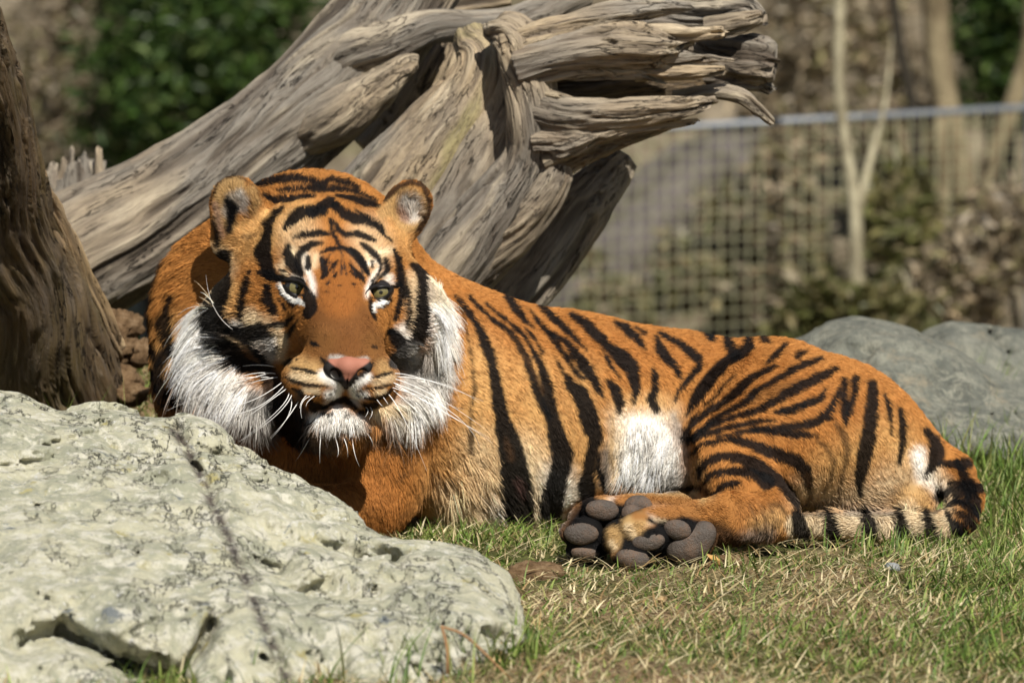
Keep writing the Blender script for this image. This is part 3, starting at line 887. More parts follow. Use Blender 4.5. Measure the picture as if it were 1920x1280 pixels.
# whisker rows, lips, mouth
for st in ([(180, 320, 30), (300, 340, 36), (420, 370, 40), (470, 380, 16)], [(90, 260, 60), (150, 230, 50)],
           [(80, 420, 20), (200, 480, 40), (340, 520, 44), (480, 535, 44), (610, 540, 16)],
           [(180, 560, 30), (260, 600, 60), (300, 650, 60)], [(340, 660, 20), (450, 650, 24), (520, 650, 16)],
           [(1160, 430, 20), (1260, 400, 34), (1370, 375, 30)], [(1050, 570, 22), (1180, 560, 40), (1330, 530, 34), (1400, 510, 20)],
           [(1060, 680, 26), (1180, 690, 40), (1300, 650, 50), (1360, 590, 50), (1390, 540, 20)], [(1000, 620, 14), (1040, 640, 14)],
           [(400, 720, 60), (440, 790, 120), (520, 790, 80), (600, 790, 30)], [(1040, 760, 60), (1100, 790, 90), (1180, 760, 60)],
           [(560, 800, 40), (640, 750, 40), (720, 720, 60), (810, 690, 80), (880, 750, 60), (950, 810, 40)], [(1000, 850, 60), (1080, 850, 70)],
           [(520, 870, 20), (600, 880, 40), (670, 870, 24)], [(820, 890, 18), (870, 895, 24)], [(620, 950, 18), (625, 965, 18)],
           [(690, 590, 20), (690, 600, 20)], [(640, 630, 14), (642, 632, 14)], [(570, 640, 20), (580, 645, 20)], [(540, 710, 18), (542, 712, 18)],
           [(990, 590, 18), (1000, 595, 18)], [(910, 600, 14), (912, 600, 14)], [(950, 640, 18), (980, 660, 18)],
           [(520, 190, 20), (560, 240, 50), (640, 330, 80), (720, 410, 90), (790, 490, 70), (820, 560, 30)],
           [(1160, 245, 20), (1120, 300, 40), (1040, 380, 60), (960, 440, 60), (870, 510, 60)],
           [(230, 210, 16), (232, 212, 16)], [(340, 235, 16), (342, 237, 16)], [(1295, 260, 10), (1297, 262, 10)]):
    hs(st, BLACK, 1.4, .95, 1.6, wscale=1.2, **VX)
hs([(740, 480, 12), (700, 470, 14), (640, 560, 16)], GREY, 3, .0, 1, **VX)
# black stripe and shadow between cheek and jaw, both painted into the fur
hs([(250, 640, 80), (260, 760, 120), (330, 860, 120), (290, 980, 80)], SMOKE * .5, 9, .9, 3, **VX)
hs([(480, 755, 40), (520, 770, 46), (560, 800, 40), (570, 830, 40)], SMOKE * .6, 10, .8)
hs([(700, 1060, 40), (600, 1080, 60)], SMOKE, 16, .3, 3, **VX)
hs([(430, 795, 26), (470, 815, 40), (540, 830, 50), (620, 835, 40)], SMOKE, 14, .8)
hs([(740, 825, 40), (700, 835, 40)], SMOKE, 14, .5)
hs([(500, 690, 30), (512, 725, 46), (528, 770, 60), (556, 815, 60)], BLACK * 2, 8, .92)
hs([(470, 670, 30), (500, 690, 20)], BLACK, 6, .7)
hs([(522, 622, 20), (530, 645, 22), (526, 668, 20)], CREAM * .8, 7, .85)
hs([(505, 648, 22), (512, 668, 20)], GREY, 8, .8)  # painted grey for the shaded cheek recess
hs([(776, 660, 26), (782, 690, 34), (775, 720, 40)], GREY * 1.3, 10, .85)
# right cheek smoke
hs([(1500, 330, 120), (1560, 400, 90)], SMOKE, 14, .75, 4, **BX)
# ears: dark rims, pale woolly lining, shade of the hollow painted black
QX = dict(org=(380, 320), s=8.0)
hs([(400, 250, 500), (330, 700, 340)], TAN * .8, 6, 1, 2, **QX)
hs([(480, 480, 330), (400, 600, 240)], GREY * .9, 8, .7, 2, **QX)
hs([(360, 450, 120), (450, 580, 190), (430, 740, 140), (400, 880, 120)], BLACK, 5, .95, 2, **QX)
hs([(180, 520, 100), (230, 700, 100), (280, 980, 90)], np.array([.36, .22, .15]), 6, .8, 2, **QX)
hs([(150, 760, 60), (200, 900, 90), (220, 1120, 90)], BLACK, 4, .95, 2, **QX)
hs([(100, 640, 36), (90, 520, 30), (150, 370, 34), (230, 190, 44), (330, 110, 44), (480, 75, 40), (620, 130, 36), (760, 230, 30), (850, 330, 30)], DARKB * .6, 3, 1, 1, **QX)
hs([(700, 760, 140), (850, 600, 140), (900, 480, 80)], BROWN * 1.4, 8, .8, 2, **QX)
hs([(500, 860, 120), (700, 780, 140), (950, 640, 120)], PALE, 6, .9, 2, **QX)
hs([(720, 320, 200), (800, 480, 160), (760, 600, 120)], TAN * .85, 6, .9, 2, **QX)
hs([(560, 330, 110), (650, 470, 100), (620, 600, 90)], GREY * 1.4, 7, .8, 2, **QX)
hs([(380, 470, 100), (450, 580, 150), (420, 760, 130), (400, 900, 110)], BLACK, 5, .95, 2, **QX)
hs([(764, 388, 80), (770, 400, 70)], TAN, 8, .95)
hs([(768, 384, 44), (772, 398, 40)], GREY * 1.7, 9, .9)
hs([(752, 395, 20), (760, 408, 20)], np.array([.3, .16, .1]), 6, .8)
hs([(722, 372, 14), (745, 352, 12), (770, 341, 10), (795, 348, 12), (804, 375, 12), (802, 405, 12), (785, 432, 12)], DARKB * .6, 3, 1, 1)
hs([(735, 385, 20), (720, 400, 26)], TAN, 6, .8)
# ================================================================== tiger: body mesh, fur, eyes, nose, pads, whiskers
tiger = empty('tiger', (float(l2w(local(1000, 900, .15))[0]), float(l2w(local(1000, 900, .15))[1]), 0.0))
tag(tiger, 'orange tiger with black stripes lying on the grass, head raised towards the viewer', 'tiger')
T0 = np.array(tiger.location)

def coat_color(p):
    u, v = l2px(p)
    h = is_head(p)[:, None]
    return hc.at(u, v) * h + bc.at(u, v) * (1 - h), h[:, 0]

skin_m = Mat('tiger_coat', 0.85, 0.1)
skin_m.color(skin_m.attr('col', 'Color'))
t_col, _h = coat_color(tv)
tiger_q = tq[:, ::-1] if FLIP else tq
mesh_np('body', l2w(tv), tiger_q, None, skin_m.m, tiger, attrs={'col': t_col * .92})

# ---------------------------------------------------------------- fur lie: (pixel, direction on the picture) pairs
HEAD_FLOW = [(640, 650, 0, -1), (636, 580, 0, -1), (630, 480, 0, -1), (560, 460, -.5, -.9), (700, 460, .5, -.9), (615, 380, 0, -1),
    (480, 560, -1, -.1), (440, 600, -1, .1), (400, 560, -1, .15), (360, 620, -.85, .6), (350, 700, -.5, 1), (420, 740, -.45, 1), (480, 780, -.1, 1),
    (500, 650, -1, .3), (540, 620, -.8, .3), (500, 480, -.8, -.4), (450, 470, -.9, -.1), (380, 500, -.9, .3),
    (770, 560, 1, -.1), (800, 600, 1, .25), (830, 540, .95, .2), (842, 650, .8, .7), (810, 740, .45, 1), (750, 790, .2, 1), (760, 650, 1, .3),
    (720, 620, .8, .3), (745, 480, .8, -.4), (800, 480, .9, .2), (580, 710, -.9, .3), (540, 740, -.6, .7), (705, 710, .9, .3), (730, 740, .7, .6),
    (635, 738, -.3, .9), (668, 738, .3, .9), (640, 800, 0, 1), (600, 800, -.4, .9), (690, 800, .4, .9), (590, 545, -.3, -.9), (675, 550, .3, -.9),
    (443, 345, -.1, -1), (400, 390, -1, -.3), (455, 395, -.6, -.6), (765, 345, .2, -1), (797, 390, 1, 0), (760, 395, -.3, -.8), (560, 830, -.1, 1), (540, 570, -.9, .4), (728, 575, .9, .4)]
BODY_FLOW = [(560, 330, 0, -1), (480, 350, -.5, -.9), (660, 340, .5, -.9), (760, 420, .8, -.3), (400, 430, -.8, -.3), (330, 500, -.9, .35), (300, 600, -.75, .6), (310, 720, -.4, .9),
    (380, 700, -.5, .9), (850, 650, .7, .7), (900, 700, .85, .5), (1000, 850, .55, .8), (1050, 980, .3, .95), (860, 960, .45, .9), (930, 900, .5, .85), (1100, 650, .9, .3), (1150, 750, .7, .7),
    (1300, 640, 1, .1), (1500, 680, .95, .35), (1650, 780, .7, .7), (1720, 860, .4, .9), (1450, 750, .8, .5), (1380, 780, .5, .7), (1550, 900, .6, .75), (1640, 940, .75, .6),
    (1320, 850, -.1, 1), (1400, 930, .4, .8), (1440, 950, .2, .9), (1350, 965, -.95, .15), (1250, 965, -1, .1), (1190, 990, -.8, .5), (1445, 1000, -.2, 1), (1210, 860, -.2, 1),
    (1200, 800, -.3, .9), (1110, 940, -.9, .3), (620, 880, 0, 1), (720, 900, .2, 1), (700, 800, .3, .9), (800, 800, .6, .8), (1800, 880, .5, .85), (1812, 950, -.2, 1), (1750, 986, -1, .1),
    (1600, 986, -1, 0), (500, 330, -.5, -.8)]
def flow_dir(flow, u, v):
    fl = np.array(flow, np.float32)
    w = 1.0 / (((u[:, None] - fl[None, :, 0]) ** 2 + (v[:, None] - fl[None, :, 1]) ** 2) + 200.0) ** 1.6
    n = np.hypot(fl[:, 2], fl[:, 3])
    du = (w * (fl[:, 2] / n)).sum(1); dv = (w * (fl[:, 3] / n)).sum(1)
    m = np.hypot(du, dv) + 1e-9
    return du / m, dv / m

# length (m), lift and density of the fur
hl = Coat((.0085, .30, 1.0))
ls = hl.stroke
ls([(637, 560, 110), (645, 660, 150)], (.0055, .2, 1.5), 14)
ls([(590, 715, 120), (700, 715, 110)], (.0055, .3, 1.1), 10)
ls([(620, 430, 200), (620, 370, 240)], (.010, .3, 1), 24)
ls([(637, 480, 130), (637, 540, 120)], (.0055, .25, 1.4), 14)
ls([(470, 560, 90), (480, 640, 70)], (.015, .35, 1), 20)
ls([(775, 560, 50), (775, 640, 40)], (.014, .35, 1), 14)
ls([(410, 490, 80), (390, 530, 90)], (.017, .35, 1.2), 14)
ls([(385, 570, 100), (375, 650, 120), (400, 720, 120), (460, 770, 100)], (.037, .45, 1.35), 18)
ls([(350, 640, 60), (360, 720, 60)], (.040, .5, 1.3), 14)
ls([(825, 500, 60), (840, 600, 80), (830, 700, 80), (790, 760, 80), (740, 790, 60)], (.029, .45, 1.35), 12)
ls([(600, 805, 60), (645, 805, 80), (690, 800, 60)], (.019, .5, 1.4), 10)
ls([(570, 820, 60)], (.02, .5, 1.1), 12)
ls([(444, 390, 120), (430, 440, 60)], (.007, .5, 1), 6)
ls([(766, 390, 100)], (.007, .5, 1), 6)
ls([(462, 392, 44), (455, 405, 36)], (.022, .9, .7), 6)
ls([(766, 388, 50)], (.018, .8, 1), 6)
bl = Coat((.0095, .20, 1.0))
ls = bl.stroke
ls([(330, 450, 140), (300, 620, 120), (330, 740, 140)], (.0165, .35, 1.1), 30)
ls([(560, 320, 200)], (.012, .35, 1.2), 20)
ls([(860, 920, 120), (940, 990, 150), (1060, 990, 120)], (.030, .45, 1.1), 40)
ls([(1210, 850, 110), (1200, 900, 100)], (.024, .4, 1.2), 20)
ls([(700, 900, 170), (600, 880, 160)], (.013, .25, 1), 30)
ls([(1560, 960, 50), (1640, 970, 60), (1700, 960, 50)], (.024, .45, 1), 16)
ls([(1440, 990, 50)], (.016, .4, 1), 10)
ls([(1100, 970, 160), (1250, 1000, 170), (1330, 1000, 60)], (.0055, .3, 1.2), 10)
ls([(1400, 960, 90), (1340, 960, 60)], (.009, .25, 1), 10)
ls([(1750, 900, 60), (1810, 900, 60), (1800, 985, 50), (1500, 985, 50)], (.012, .4, 1), 10)

# pads of the hind paws: (u, v, depth, half width, half height, roll)
PADS = [(1271, 992, 26, 19, 12), (1216, 1015, 31, 18, -8), (1186, 1046, 32, 19, 8),
        (1129, 956, 31, 20, 4), (1090, 1000, 33, 21, 2), (1098, 1036, 27, 13, 4)]
MAIN_PADS = [[(1320, 994, 20), (1314, 1010, 24), (1302, 1018, 26), (1286, 1024, 25), (1270, 1032, 20), (1300, 1034, 20)],
             [(1197, 952, 27), (1184, 963, 20)]]
def bare(u, v, h):
    """True where no hair grows: eyes, nose leather, mouth, paw pads"""
    b = np.zeros(len(u), bool)
    for (eu, ev, ru, rv, roll) in EYES:
        a = math.radians(roll)
        x = (u - eu) * math.cos(a) - (v - ev) * math.sin(a)
        y = (u - eu) * math.sin(a) + (v - ev) * math.cos(a)
        b |= ((x / (ru + 3)) ** 2 + (y / (rv + 2)) ** 2 < 1) & (h > .5)
    b |= (((u - 652) / 46) ** 2 + ((v - 694) / 21) ** 2 < 1) & (h > .5)
    b |= (np.abs(u - 650) < (732 - v) * .8) & (v > 694) & (v < 731) & (h > .5)
    b |= (((u - 646) / 24) ** 2 + ((v - 752) / 6) ** 2 < 1) & (h > .5)
    for (pu, pv, ru, rv, roll) in PADS:
        b |= (((u - pu) / (ru - 1)) ** 2 + ((v - pv) / (rv - 1)) ** 2 < 1) & (h < .5)
    for ch in MAIN_PADS:
        for (pu, pv, r) in ch:
            b |= ((u - pu) ** 2 + (v - pv) ** 2 < (r - 3) ** 2) & (h < .5)
    return b

NF = 620000
tris = np.concatenate([tiger_q[:, [0, 1, 2]], tiger_q[:, [0, 2, 3]]])
va, vb, vc = tv[tris[:, 0]], tv[tris[:, 1]], tv[tris[:, 2]]
area = np.linalg.norm(np.cross(vb - va, vc - va), axis=1) / 2
fac = -tn[tris[:, 0], 2]                                   # turned to the viewer's side
tc = (va + vb + vc) / 3
cu, cv = l2px(tc)
chd = is_head(tc)
dens = hl.at(cu, cv)[:, 2] * chd * 1.5 + bl.at(cu, cv)[:, 2] * (1 - chd)
wgt = area * dens * (0.22 + 0.78 * smooth(-.45, .1, fac))
pick = RNG.choice(len(tris), NF, p=wgt / wgt.sum())
r1 = np.sqrt(RNG.random(NF)); r2 = RNG.random(NF)
bw = np.stack([1 - r1, r1 * (1 - r2), r1 * r2], 1)
root = (tv[tris[pick]] * bw[..., None]).sum(1)
rn = (tn[tris[pick]] * bw[..., None]).sum(1)
rn /= np.linalg.norm(rn, axis=1, keepdims=True)
ru_, rv_ = l2px(root)
hh = is_head(root)
keep = ~bare(ru_, rv_, hh)
root, rn, ru_, rv_, hh = root[keep], rn[keep], ru_[keep], rv_[keep], hh[keep]
n = len(root)
hsel = (hh > .5)
du = np.empty(n); dv = np.empty(n)
for sel, flw in ((hsel, HEAD_FLOW), (~hsel, BODY_FLOW)):
    ix = np.nonzero(sel)[0]
    for c in np.array_split(ix, 12):
        if len(c): du[c], dv[c] = flow_dir(flw, ru_[c], rv_[c])
lp = np.where(hsel[:, None], hl.at(ru_, rv_), bl.at(ru_, rv_))
length = lp[:, 0] * (0.60 + 0.62 * RNG.random(n)); lift = lp[:, 1]
# unruly clumps
cn1 = fbm(np.stack([ru_ / 16, rv_ / 16, root[:, 2] * 40], -1), 2, 31)
cn2 = fbm(np.stack([ru_ / 9, rv_ / 9, root[:, 2] * 40 + 9], -1), 2, 47)
length = length * np.clip(1 + .30 * cn1 + np.where(length > .018, .75, .25) * cn2, .4, 2.0)
length = np.where((RNG.random(n) < .04) & (length > .018), length * 1.45, length)
length = np.where(hsel & (rv_ < 570) & (ru_ < 470), np.minimum(length, .012), length)
ang = cn1 * (.25 + 16 * np.minimum(length, .04)) + RNG.normal(0, .14, n)
cs, sn = np.cos(ang), np.sin(ang)
t = np.stack([du * cs - dv * sn, -(du * sn + dv * cs), np.zeros(n)], 1)
t = t - (t * rn).sum(1, keepdims=True) * rn
tl = np.linalg.norm(t, axis=1, keepdims=True)
t = t / np.maximum(tl, 1e-4)
lift = np.clip(lift + cn2 * .16 + RNG.normal(0, .08, n), .08, 1.3)
d0 = t * np.cos(lift)[:, None] + rn * np.sin(lift)[:, None]
grav = np.array([0, -1.0, 0.0])
NP_ = 5
s = np.linspace(0, 1, NP_)[None, :, None]
bend = -rn * (np.sin(lift) * .75)[:, None] + grav * np.clip((length - .018) * 16, 0, .55)[:, None] + RNG.normal(0, .06, (n, 3))
pts = root[:, None, :] - rn[:, None, :] * .0006 + length[:, None, None] * (s * d0[:, None, :] + s * s * .5 * bend[:, None, :])
mid = pts[:, 2] * .5 + pts[:, 3] * .5
mu, mv = l2px(mid)
jit = np.where(hsel, .7, 1.2) + 40 * np.minimum(length, .03)
mu = mu + RNG.normal(0, 1, n) * jit; mv = mv + RNG.normal(0, 1, n) * jit
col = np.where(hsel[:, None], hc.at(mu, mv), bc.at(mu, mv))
col = col * np.exp(RNG.normal(0, .16, n))[:, None] * (1 + (.22 + 12 * np.clip(length - .012, 0, .03)) * cn2 + .15 * cn1)[:, None]
col = np.where(((RNG.random(n) < .10) & (length > .012))[:, None], col * .45, col)
col = np.clip(col, .004, .9)
pts_w = l2w(pts) - T0
hair = bpy.data.hair_curves.new('fur')
hair.add_curves([NP_] * n)
hair.attributes['position'].data.foreach_set('vector', pts_w.astype(np.float32).ravel())
rad = np.array([.00046, .00044, .00038, .00028, .00007], np.float32)[None, :] * (0.75 + 0.35 * RNG.random((n, 1))).astype(np.float32)
rad = rad * np.where(hsel, .85, 1.0)[:, None].astype(np.float32)
ra = hair.attributes.new('radius', 'FLOAT', 'POINT') if 'radius' not in hair.attributes else hair.attributes['radius']
ra.data.foreach_set('value', rad.astype(np.float32).ravel())
ca = hair.attributes.new('col', 'FLOAT_COLOR', 'CURVE')
ca.data.foreach_set('color', np.concatenate([col, np.ones((n, 1))], 1).astype(np.float32).ravel())
fur_m = Mat('tiger_fur', 0.6, 0.10)
fur_m.color(fur_m.attr('col', 'Color'))
fur = bpy.data.objects.new('fur', hair)
hair.materials.append(fur_m.m)
COL.objects.link(fur)
fur.parent = tiger

# ---------------------------------------------------------------- eyes
def ball(name, c, r, mat, parent, axis=None, n1=32, n2=20, attrs=None):
    th = np.linspace(0, 2 * np.pi, n1, endpoint=False); ph = np.linspace(0, np.pi, n2 + 1)
    v = [np.array([0, 0, 1.0])] + [np.array([math.sin(p) * math.cos(t), math.sin(p) * math.sin(t), math.cos(p)]) for p in ph[1:-1] for t in th] + [np.array([0, 0, -1.0])]
    v = np.array(v)
    q, tr = [], []
    for j in range(n1):
        tr.append((0, 1 + j, 1 + (j + 1) % n1))
        b = 1 + (n2 - 2) * n1
        tr.append((b + (j + 1) % n1, b + j, len(v) - 1))
    for i in range(n2 - 2):
        for j in range(n1):
            a = 1 + i * n1 + j; b = 1 + i * n1 + (j + 1) % n1
            q.append((a, a + n1, b + n1, b))
    if axis is not None:
        qn = Vector((0, 0, 1)).rotation_difference(Vector(axis))
        v = np.array([tuple(qn @ Vector(x)) for x in v])
    return mesh_np(name, c + v * r, q, tr, mat, parent)

eye_m = Mat('tiger_eye', 0.06, 0.6)
gaze = Vector((0.12, -1.0, 0.02)).normalized()
dt = eye_m.node('VectorMath'); dt.operation = 'DOT_PRODUCT'
nrm = eye_m.node('NewGeometry')
eye_m.link(nrm.outputs['Normal'], dt.inputs[0]); dt.inputs[1].default_value = tuple(gaze)
fib = eye_m.noise(eye_m.obj(), 900, 3)
iris = eye_m.mix(fib, (.09, .075, .025), (.24, .20, .08))
eye_m.color(eye_m.mix(eye_m.ramp(dt.outputs['Value'], [(.80, (0, 0, 0)), (.84, (1, 1, 1))]), (.02, .016, .012),
            eye_m.mix(eye_m.ramp(dt.outputs['Value'], [(.986, (0, 0, 0)), (.991, (1, 1, 1))]), iris, (.004, .004, .004))))
eye_m.b.inputs['Coat Weight'].default_value = 0.6
lid_m = Mat('eyelid_skin', .5, .3); lid_m.color((.012, .010, .009))
for (u, v, ru, rv, roll), dd in zip(EYES, eye_d):
    r = R(24)
    dc_ = dd + .006 + r
    c = P(u + 1, v, dc_)
    eye = ball('eye', c, r, eye_m.m, tiger)
    # dark lids: a rim from the fur down to the eyeball
    hu = Field.__new__(Field); hu.lo = H.lo; hu.h = H.h; hu.n = H.n; hu.f = head_uncut
    an = np.linspace(0, 2 * np.pi, 40, endpoint=False)
    ra_ = math.radians(roll)
    V = []
    for kk, (gr_, lev) in enumerate(((7.0, 0), (3.0, 1), (-1.0, 2), (-3.5, 3))):
        for a_ in an:
            up_ = math.sin(a_) < 0
            ex = (ru + gr_) * math.cos(a_); ey = (rv * (0.66 if up_ else 1.05) + gr_) * math.sin(a_)
            pu_ = u + ex * math.cos(ra_) + ey * math.sin(ra_); pv_ = v - ex * math.sin(ra_) + ey * math.cos(ra_)
            lq = local(pu_, pv_, dc_) - local(u + 1, v, dc_)
            rr2 = r * r - lq[0] ** 2 - lq[1] ** 2
            onball = dc_ - math.sqrt(max(rr2, 0)) if rr2 > 0 else dc_
            surf = hu.front(pu_, pv_) or dd
            over = .0045 if up_ else .0012
            dep = {0: surf + .002, 1: min(surf, onball) - over * .8, 2: min(surf + .002, onball) - over, 3: onball - .0002}[lev]
            if lev == 2: dep = onball - over
            V.append(P(pu_, pv_, dep))
    m_ = len(an)
    qs = [(k_ * m_ + j_, k_ * m_ + (j_ + 1) % m_, (k_ + 1) * m_ + (j_ + 1) % m_, (k_ + 1) * m_ + j_) for k_ in range(3) for j_ in range(m_)]
    mesh_np('eyelid', np.array(V), qs, None, lid_m.m, eye, origin=T0)

# ---------------------------------------------------------------- nose leather
nf = Field(local(590, 742, -.24) + np.array([0, 0, -.06]), local(716, 652, -.24) + np.array([0, 0, .08]), .0011)
dn = H.front(650, 690)
fd = lambda u, v: (H.front(u, v) or dn)
CH(nf, [(624, 684, fd(624, 684) + .006, 13), (652, 688, dn + .004, 17), (683, 684, fd(683, 684) + .006, 13)], .008)
CH(nf, [(652, 690, dn + .004, 17), (650, 708, fd(650, 708) + .004, 12), (649, 724, fd(649, 724) + .004, 6)], .006)
E(nf, 625, 698, fd(628, 700) + .003, 22, 12, 10, 38, .006)
E(nf, 681, 697, fd(678, 699) + .003, 20, 11, 10, -38, .006)
CUT(nf, 628, 701, fd(628, 701) - .004, 11, 9, 13, 40, .004)
CUT(nf, 679, 700, fd(679, 700) - .004, 10, 8, 13, -40, .004)
CUT(nf, 651, 715, fd(651, 715) - .004, 1.2, 14, 5, 0, .002)
nv, nq = nf.net()
nv = relax(nv, nq, 2)
nu, nw = l2px(nv)
nim = Coat((.34, .138, .09))
ns = nim.stroke
ns([(606, 676, 12), (618, 694, 24), (630, 704, 26), (640, 716, 18), (646, 726, 14)], (.010, .008, .007), 2.5, 1, 0)
ns([(700, 678, 10), (690, 692, 20), (678, 702, 22), (664, 714, 16), (652, 726, 14)], (.010, .008, .007), 2.5, 1, 0)
ns([(606, 674, 8), (614, 690, 8)], (.01, .008, .007), 2, 1, 0); ns([(700, 678, 8), (692, 690, 8)], (.01, .008, .007), 2, 1, 0)
ns([(649, 716, 9), (649, 730, 14)], (.02, .012, .01), 3, 1, 0)
ns([(654, 700, 2), (653, 712, 3)], (.18, .06, .04), 1.5, .8, 0)
nose_m = Mat('nose_leather', .7, .25)
nose_m.color(nose_m.attr('col', 'Color'))
nose_m.bump(nose_m.voronoi(nose_m.obj(), 700), .0006, .5)
mesh_np('nose', l2w(nv), nq[:, ::-1] if FLIP else nq, None, nose_m.m, tiger, attrs={'col': nim.at(nu, nw)})

# ---------------------------------------------------------------- paw pads
pad_m = Mat('paw_pad', .6, .3)
po = pad_m.obj()
pc = pad_m.mix(pad_m.ramp(pad_m.noise(po, 40, 3), [(.42, (0, 0, 0)), (.68, (1, 1, 1))]), (.060, .045, .035), (.145, .086, .052))
pad_m.color(pad_m.mix(pad_m.ramp(pad_m.noise(po, 400, 4), [(.35, (0, 0, 0)), (.75, (1, 1, 1))]), pc, (.085, .072, .06)))
pad_m.bump(pad_m.math('ADD', pad_m.noise(po, 160, 8, .75), pad_m.math('MULTIPLY', pad_m.voronoi(po, 420), .35)), .0022, .8)
def pad_from(fn, u0, u1, v0, v1, dref):
    f = Field(local(u0, v1, dref) + np.array([0, 0, -.05]), local(u1, v0, dref) + np.array([0, 0, .06]), .0016)
    fn(f)
    v, q = f.net()
    v = relax(v, q, 2)
    v = v + normals(v, q) * (.0012 * fbm(v * 45, 2, 91) - .0006 * np.abs(fbm(v * 120, 2, 93)))[:, None]
    mesh_np('paw_pad', l2w(v), q[:, ::-1] if FLIP else q, None, pad_m.m, tiger)
for (pu, pv, ru, rv, roll) in PADS:
    dd = B.front(pu, pv)
    pad_from(lambda f: E(f, pu, pv, dd + .0062, ru + .5, rv, 12, roll, .004), pu - 45, pu + 45, pv - 40, pv + 40, dd)
for ch in MAIN_PADS:
    def mk(f, ch=ch):
        dds = [B.front(a, b) or -.3 for a, b, r in ch]
        for (a, b, r), dd in zip(ch, dds):
            f.ell(local(a, b, (dd + sum(dds) / len(dds)) / 2 + .007), (R(r, -.3), R(r * .9, -.3), R(13, -.3)), 0, .012)
    cu0 = [c[0] for c in ch]; cv0 = [c[1] for c in ch]
    pad_from(mk, min(cu0) - 40, max(cu0) + 40, min(cv0) - 40, max(cv0) + 40, B.front(ch[1][0], ch[1][1]) or -.3)

# ---------------------------------------------------------------- whiskers: one tapering bristle each
wh_m = Mat('whisker', .35, .5)
wh_m.color((.86, .84, .80))
def bristle(name, p, r0, mat, parent, seg=12, sides=5):
    """p: control points (k,3) in world space, joined by a smooth bow"""
    p = np.asarray(p, float)
    tt = np.linspace(0, 1, seg)
    if len(p) == 3:
        c = ((1 - tt) ** 2)[:, None] * p[0] + (2 * tt * (1 - tt))[:, None] * p[1] + (tt ** 2)[:, None] * p[2]
    else:
        c = ((1 - tt) ** 3)[:, None] * p[0] + (3 * tt * (1 - tt) ** 2)[:, None] * p[1] + (3 * tt ** 2 * (1 - tt))[:, None] * p[2] + (tt ** 3)[:, None] * p[3]
    tan = np.gradient(c, axis=0); tan /= np.linalg.norm(tan, axis=1, keepdims=True)
    a1 = np.cross(tan, FWD); a1 /= np.linalg.norm(a1, axis=1, keepdims=True) + 1e-9
    a2 = np.cross(tan, a1)
    rr = r0 * (1 - tt ** 1.5 * .88)
    an = np.arange(sides) / sides * 2 * np.pi
    v = (c[:, None] + rr[:, None, None] * (np.cos(an)[None, :, None] * a1[:, None] + np.sin(an)[None, :, None] * a2[:, None])).reshape(-1, 3)
    q = [(i * sides + j, i * sides + (j + 1) % sides, (i + 1) * sides + (j + 1) % sides, (i + 1) * sides + j) for i in range(seg - 1) for j in range(sides)]
    return mesh_np(name, v, q, None, mat, parent)
# (root, bow, tip) in photo pixels and how far the tip swings back (m)
WHISK = [((524, 690), (480, 684), (424, 692), .06), ((526, 702), (450, 706), (372, 752), .05), ((520, 708), (430, 712), (352, 740), .04),
         ((528, 706), (470, 718), (440, 738), .05), ((530, 716), (440, 760), (362, 742), .05), ((534, 722), (460, 772), (376, 768), .04),
         ((520, 696), (420, 725), (312, 770), .02), ((538, 728), (480, 770), (440, 798), .03), ((542, 734), (520, 770), (450, 826), .0),
         ((548, 738), (516, 780), (448, 828), .01), ((546, 744), (540, 780), (508, 822), .01), ((560, 752), (534, 790), (508, 818), .01),
         ((576, 740), (566, 752), (562, 766), -.01), ((584, 742), (566, 756), (566, 784), -.01), ((592, 741), (578, 752), (574, 762), -.01),
         ((738, 700), (800, 712), (906, 752), .03), ((740, 710), (820, 745), (912, 806), .03), ((742, 706), (830, 720), (900, 756), .06),
         ((736, 716), (810, 760), (920, 822), .02), ((738, 722), (830, 770), (924, 830), .02), ((734, 726), (780, 740), (870, 768), .05),
         ((736, 730), (770, 760), (820, 806), .03), ((728, 738), (760, 790), (800, 882), .02), ((740, 718), (850, 775), (900, 840), .05),
         ((706, 748), (712, 756), (718, 762), -.01), ((718, 744), (724, 752), (728, 758), -.01), ((684, 762), (690, 770), (684, 782), -.01), ((692, 762), (698, 772), (692, 786), -.01),
         ((588, 806), (570, 840), (554, 864), .02), ((604, 806), (600, 834), (600, 868), .01), ((660, 812), (664, 846), (674, 874), .01), ((640, 812), (650, 836), (652, 858), .01),
         ((682, 806), (694, 820), (700, 836), .01), ((625, 810), (634, 840), (632, 856), .0),
         ((388, 548), (384, 584), (412, 600), -.03)]
for (a, b, c, back) in WHISK[:-1]:
    d_a = B.front(a[0], a[1]) or -.2
    m1, m2 = (a[0] + (b[0] - a[0]) * 1.0, a[1] + (b[1] - a[1]) * 1.0), b
    bristle('whisker', [P(a[0], a[1], d_a + .003), P(2 * b[0] - .5 * a[0] - .5 * c[0], 2 * b[1] - .5 * a[1] - .5 * c[1], d_a - .02), P(c[0], c[1], d_a - .015 + back)], .00062, wh_m.m, tiger)
dq = B.front(440, 620) or 0
bristle('whisker', [P(440, 620, dq), P(392, 590, dq - .03), P(386, 515, dq - .03)], .00055, wh_m.m, tiger)
# ================================================================== boulders
def poly_sd(px, py, poly):
    """signed distance in pixels to a closed outline, negative inside"""
    poly = np.asarray(poly, np.float32)
    d = np.full(px.shape, 1e9, np.float32); ins = np.zeros(px.shape, bool)
    for (ax, ay), (bx, by) in zip(poly, np.roll(poly, -1, 0)):
        dx, dy = bx - ax, by - ay
        t = np.clip(((px - ax) * dx + (py - ay) * dy) / (dx * dx + dy * dy + 1e-6), 0, 1)
        d = np.minimum(d, np.hypot(px - ax - t * dx, py - ay - t * dy))
        c = ((ay > py) != (by > py)) & (px < (bx - ax) * (py - ay) / (by - ay + 1e-9) + ax)
        ins ^= c
    return np.where(ins, -d, d)

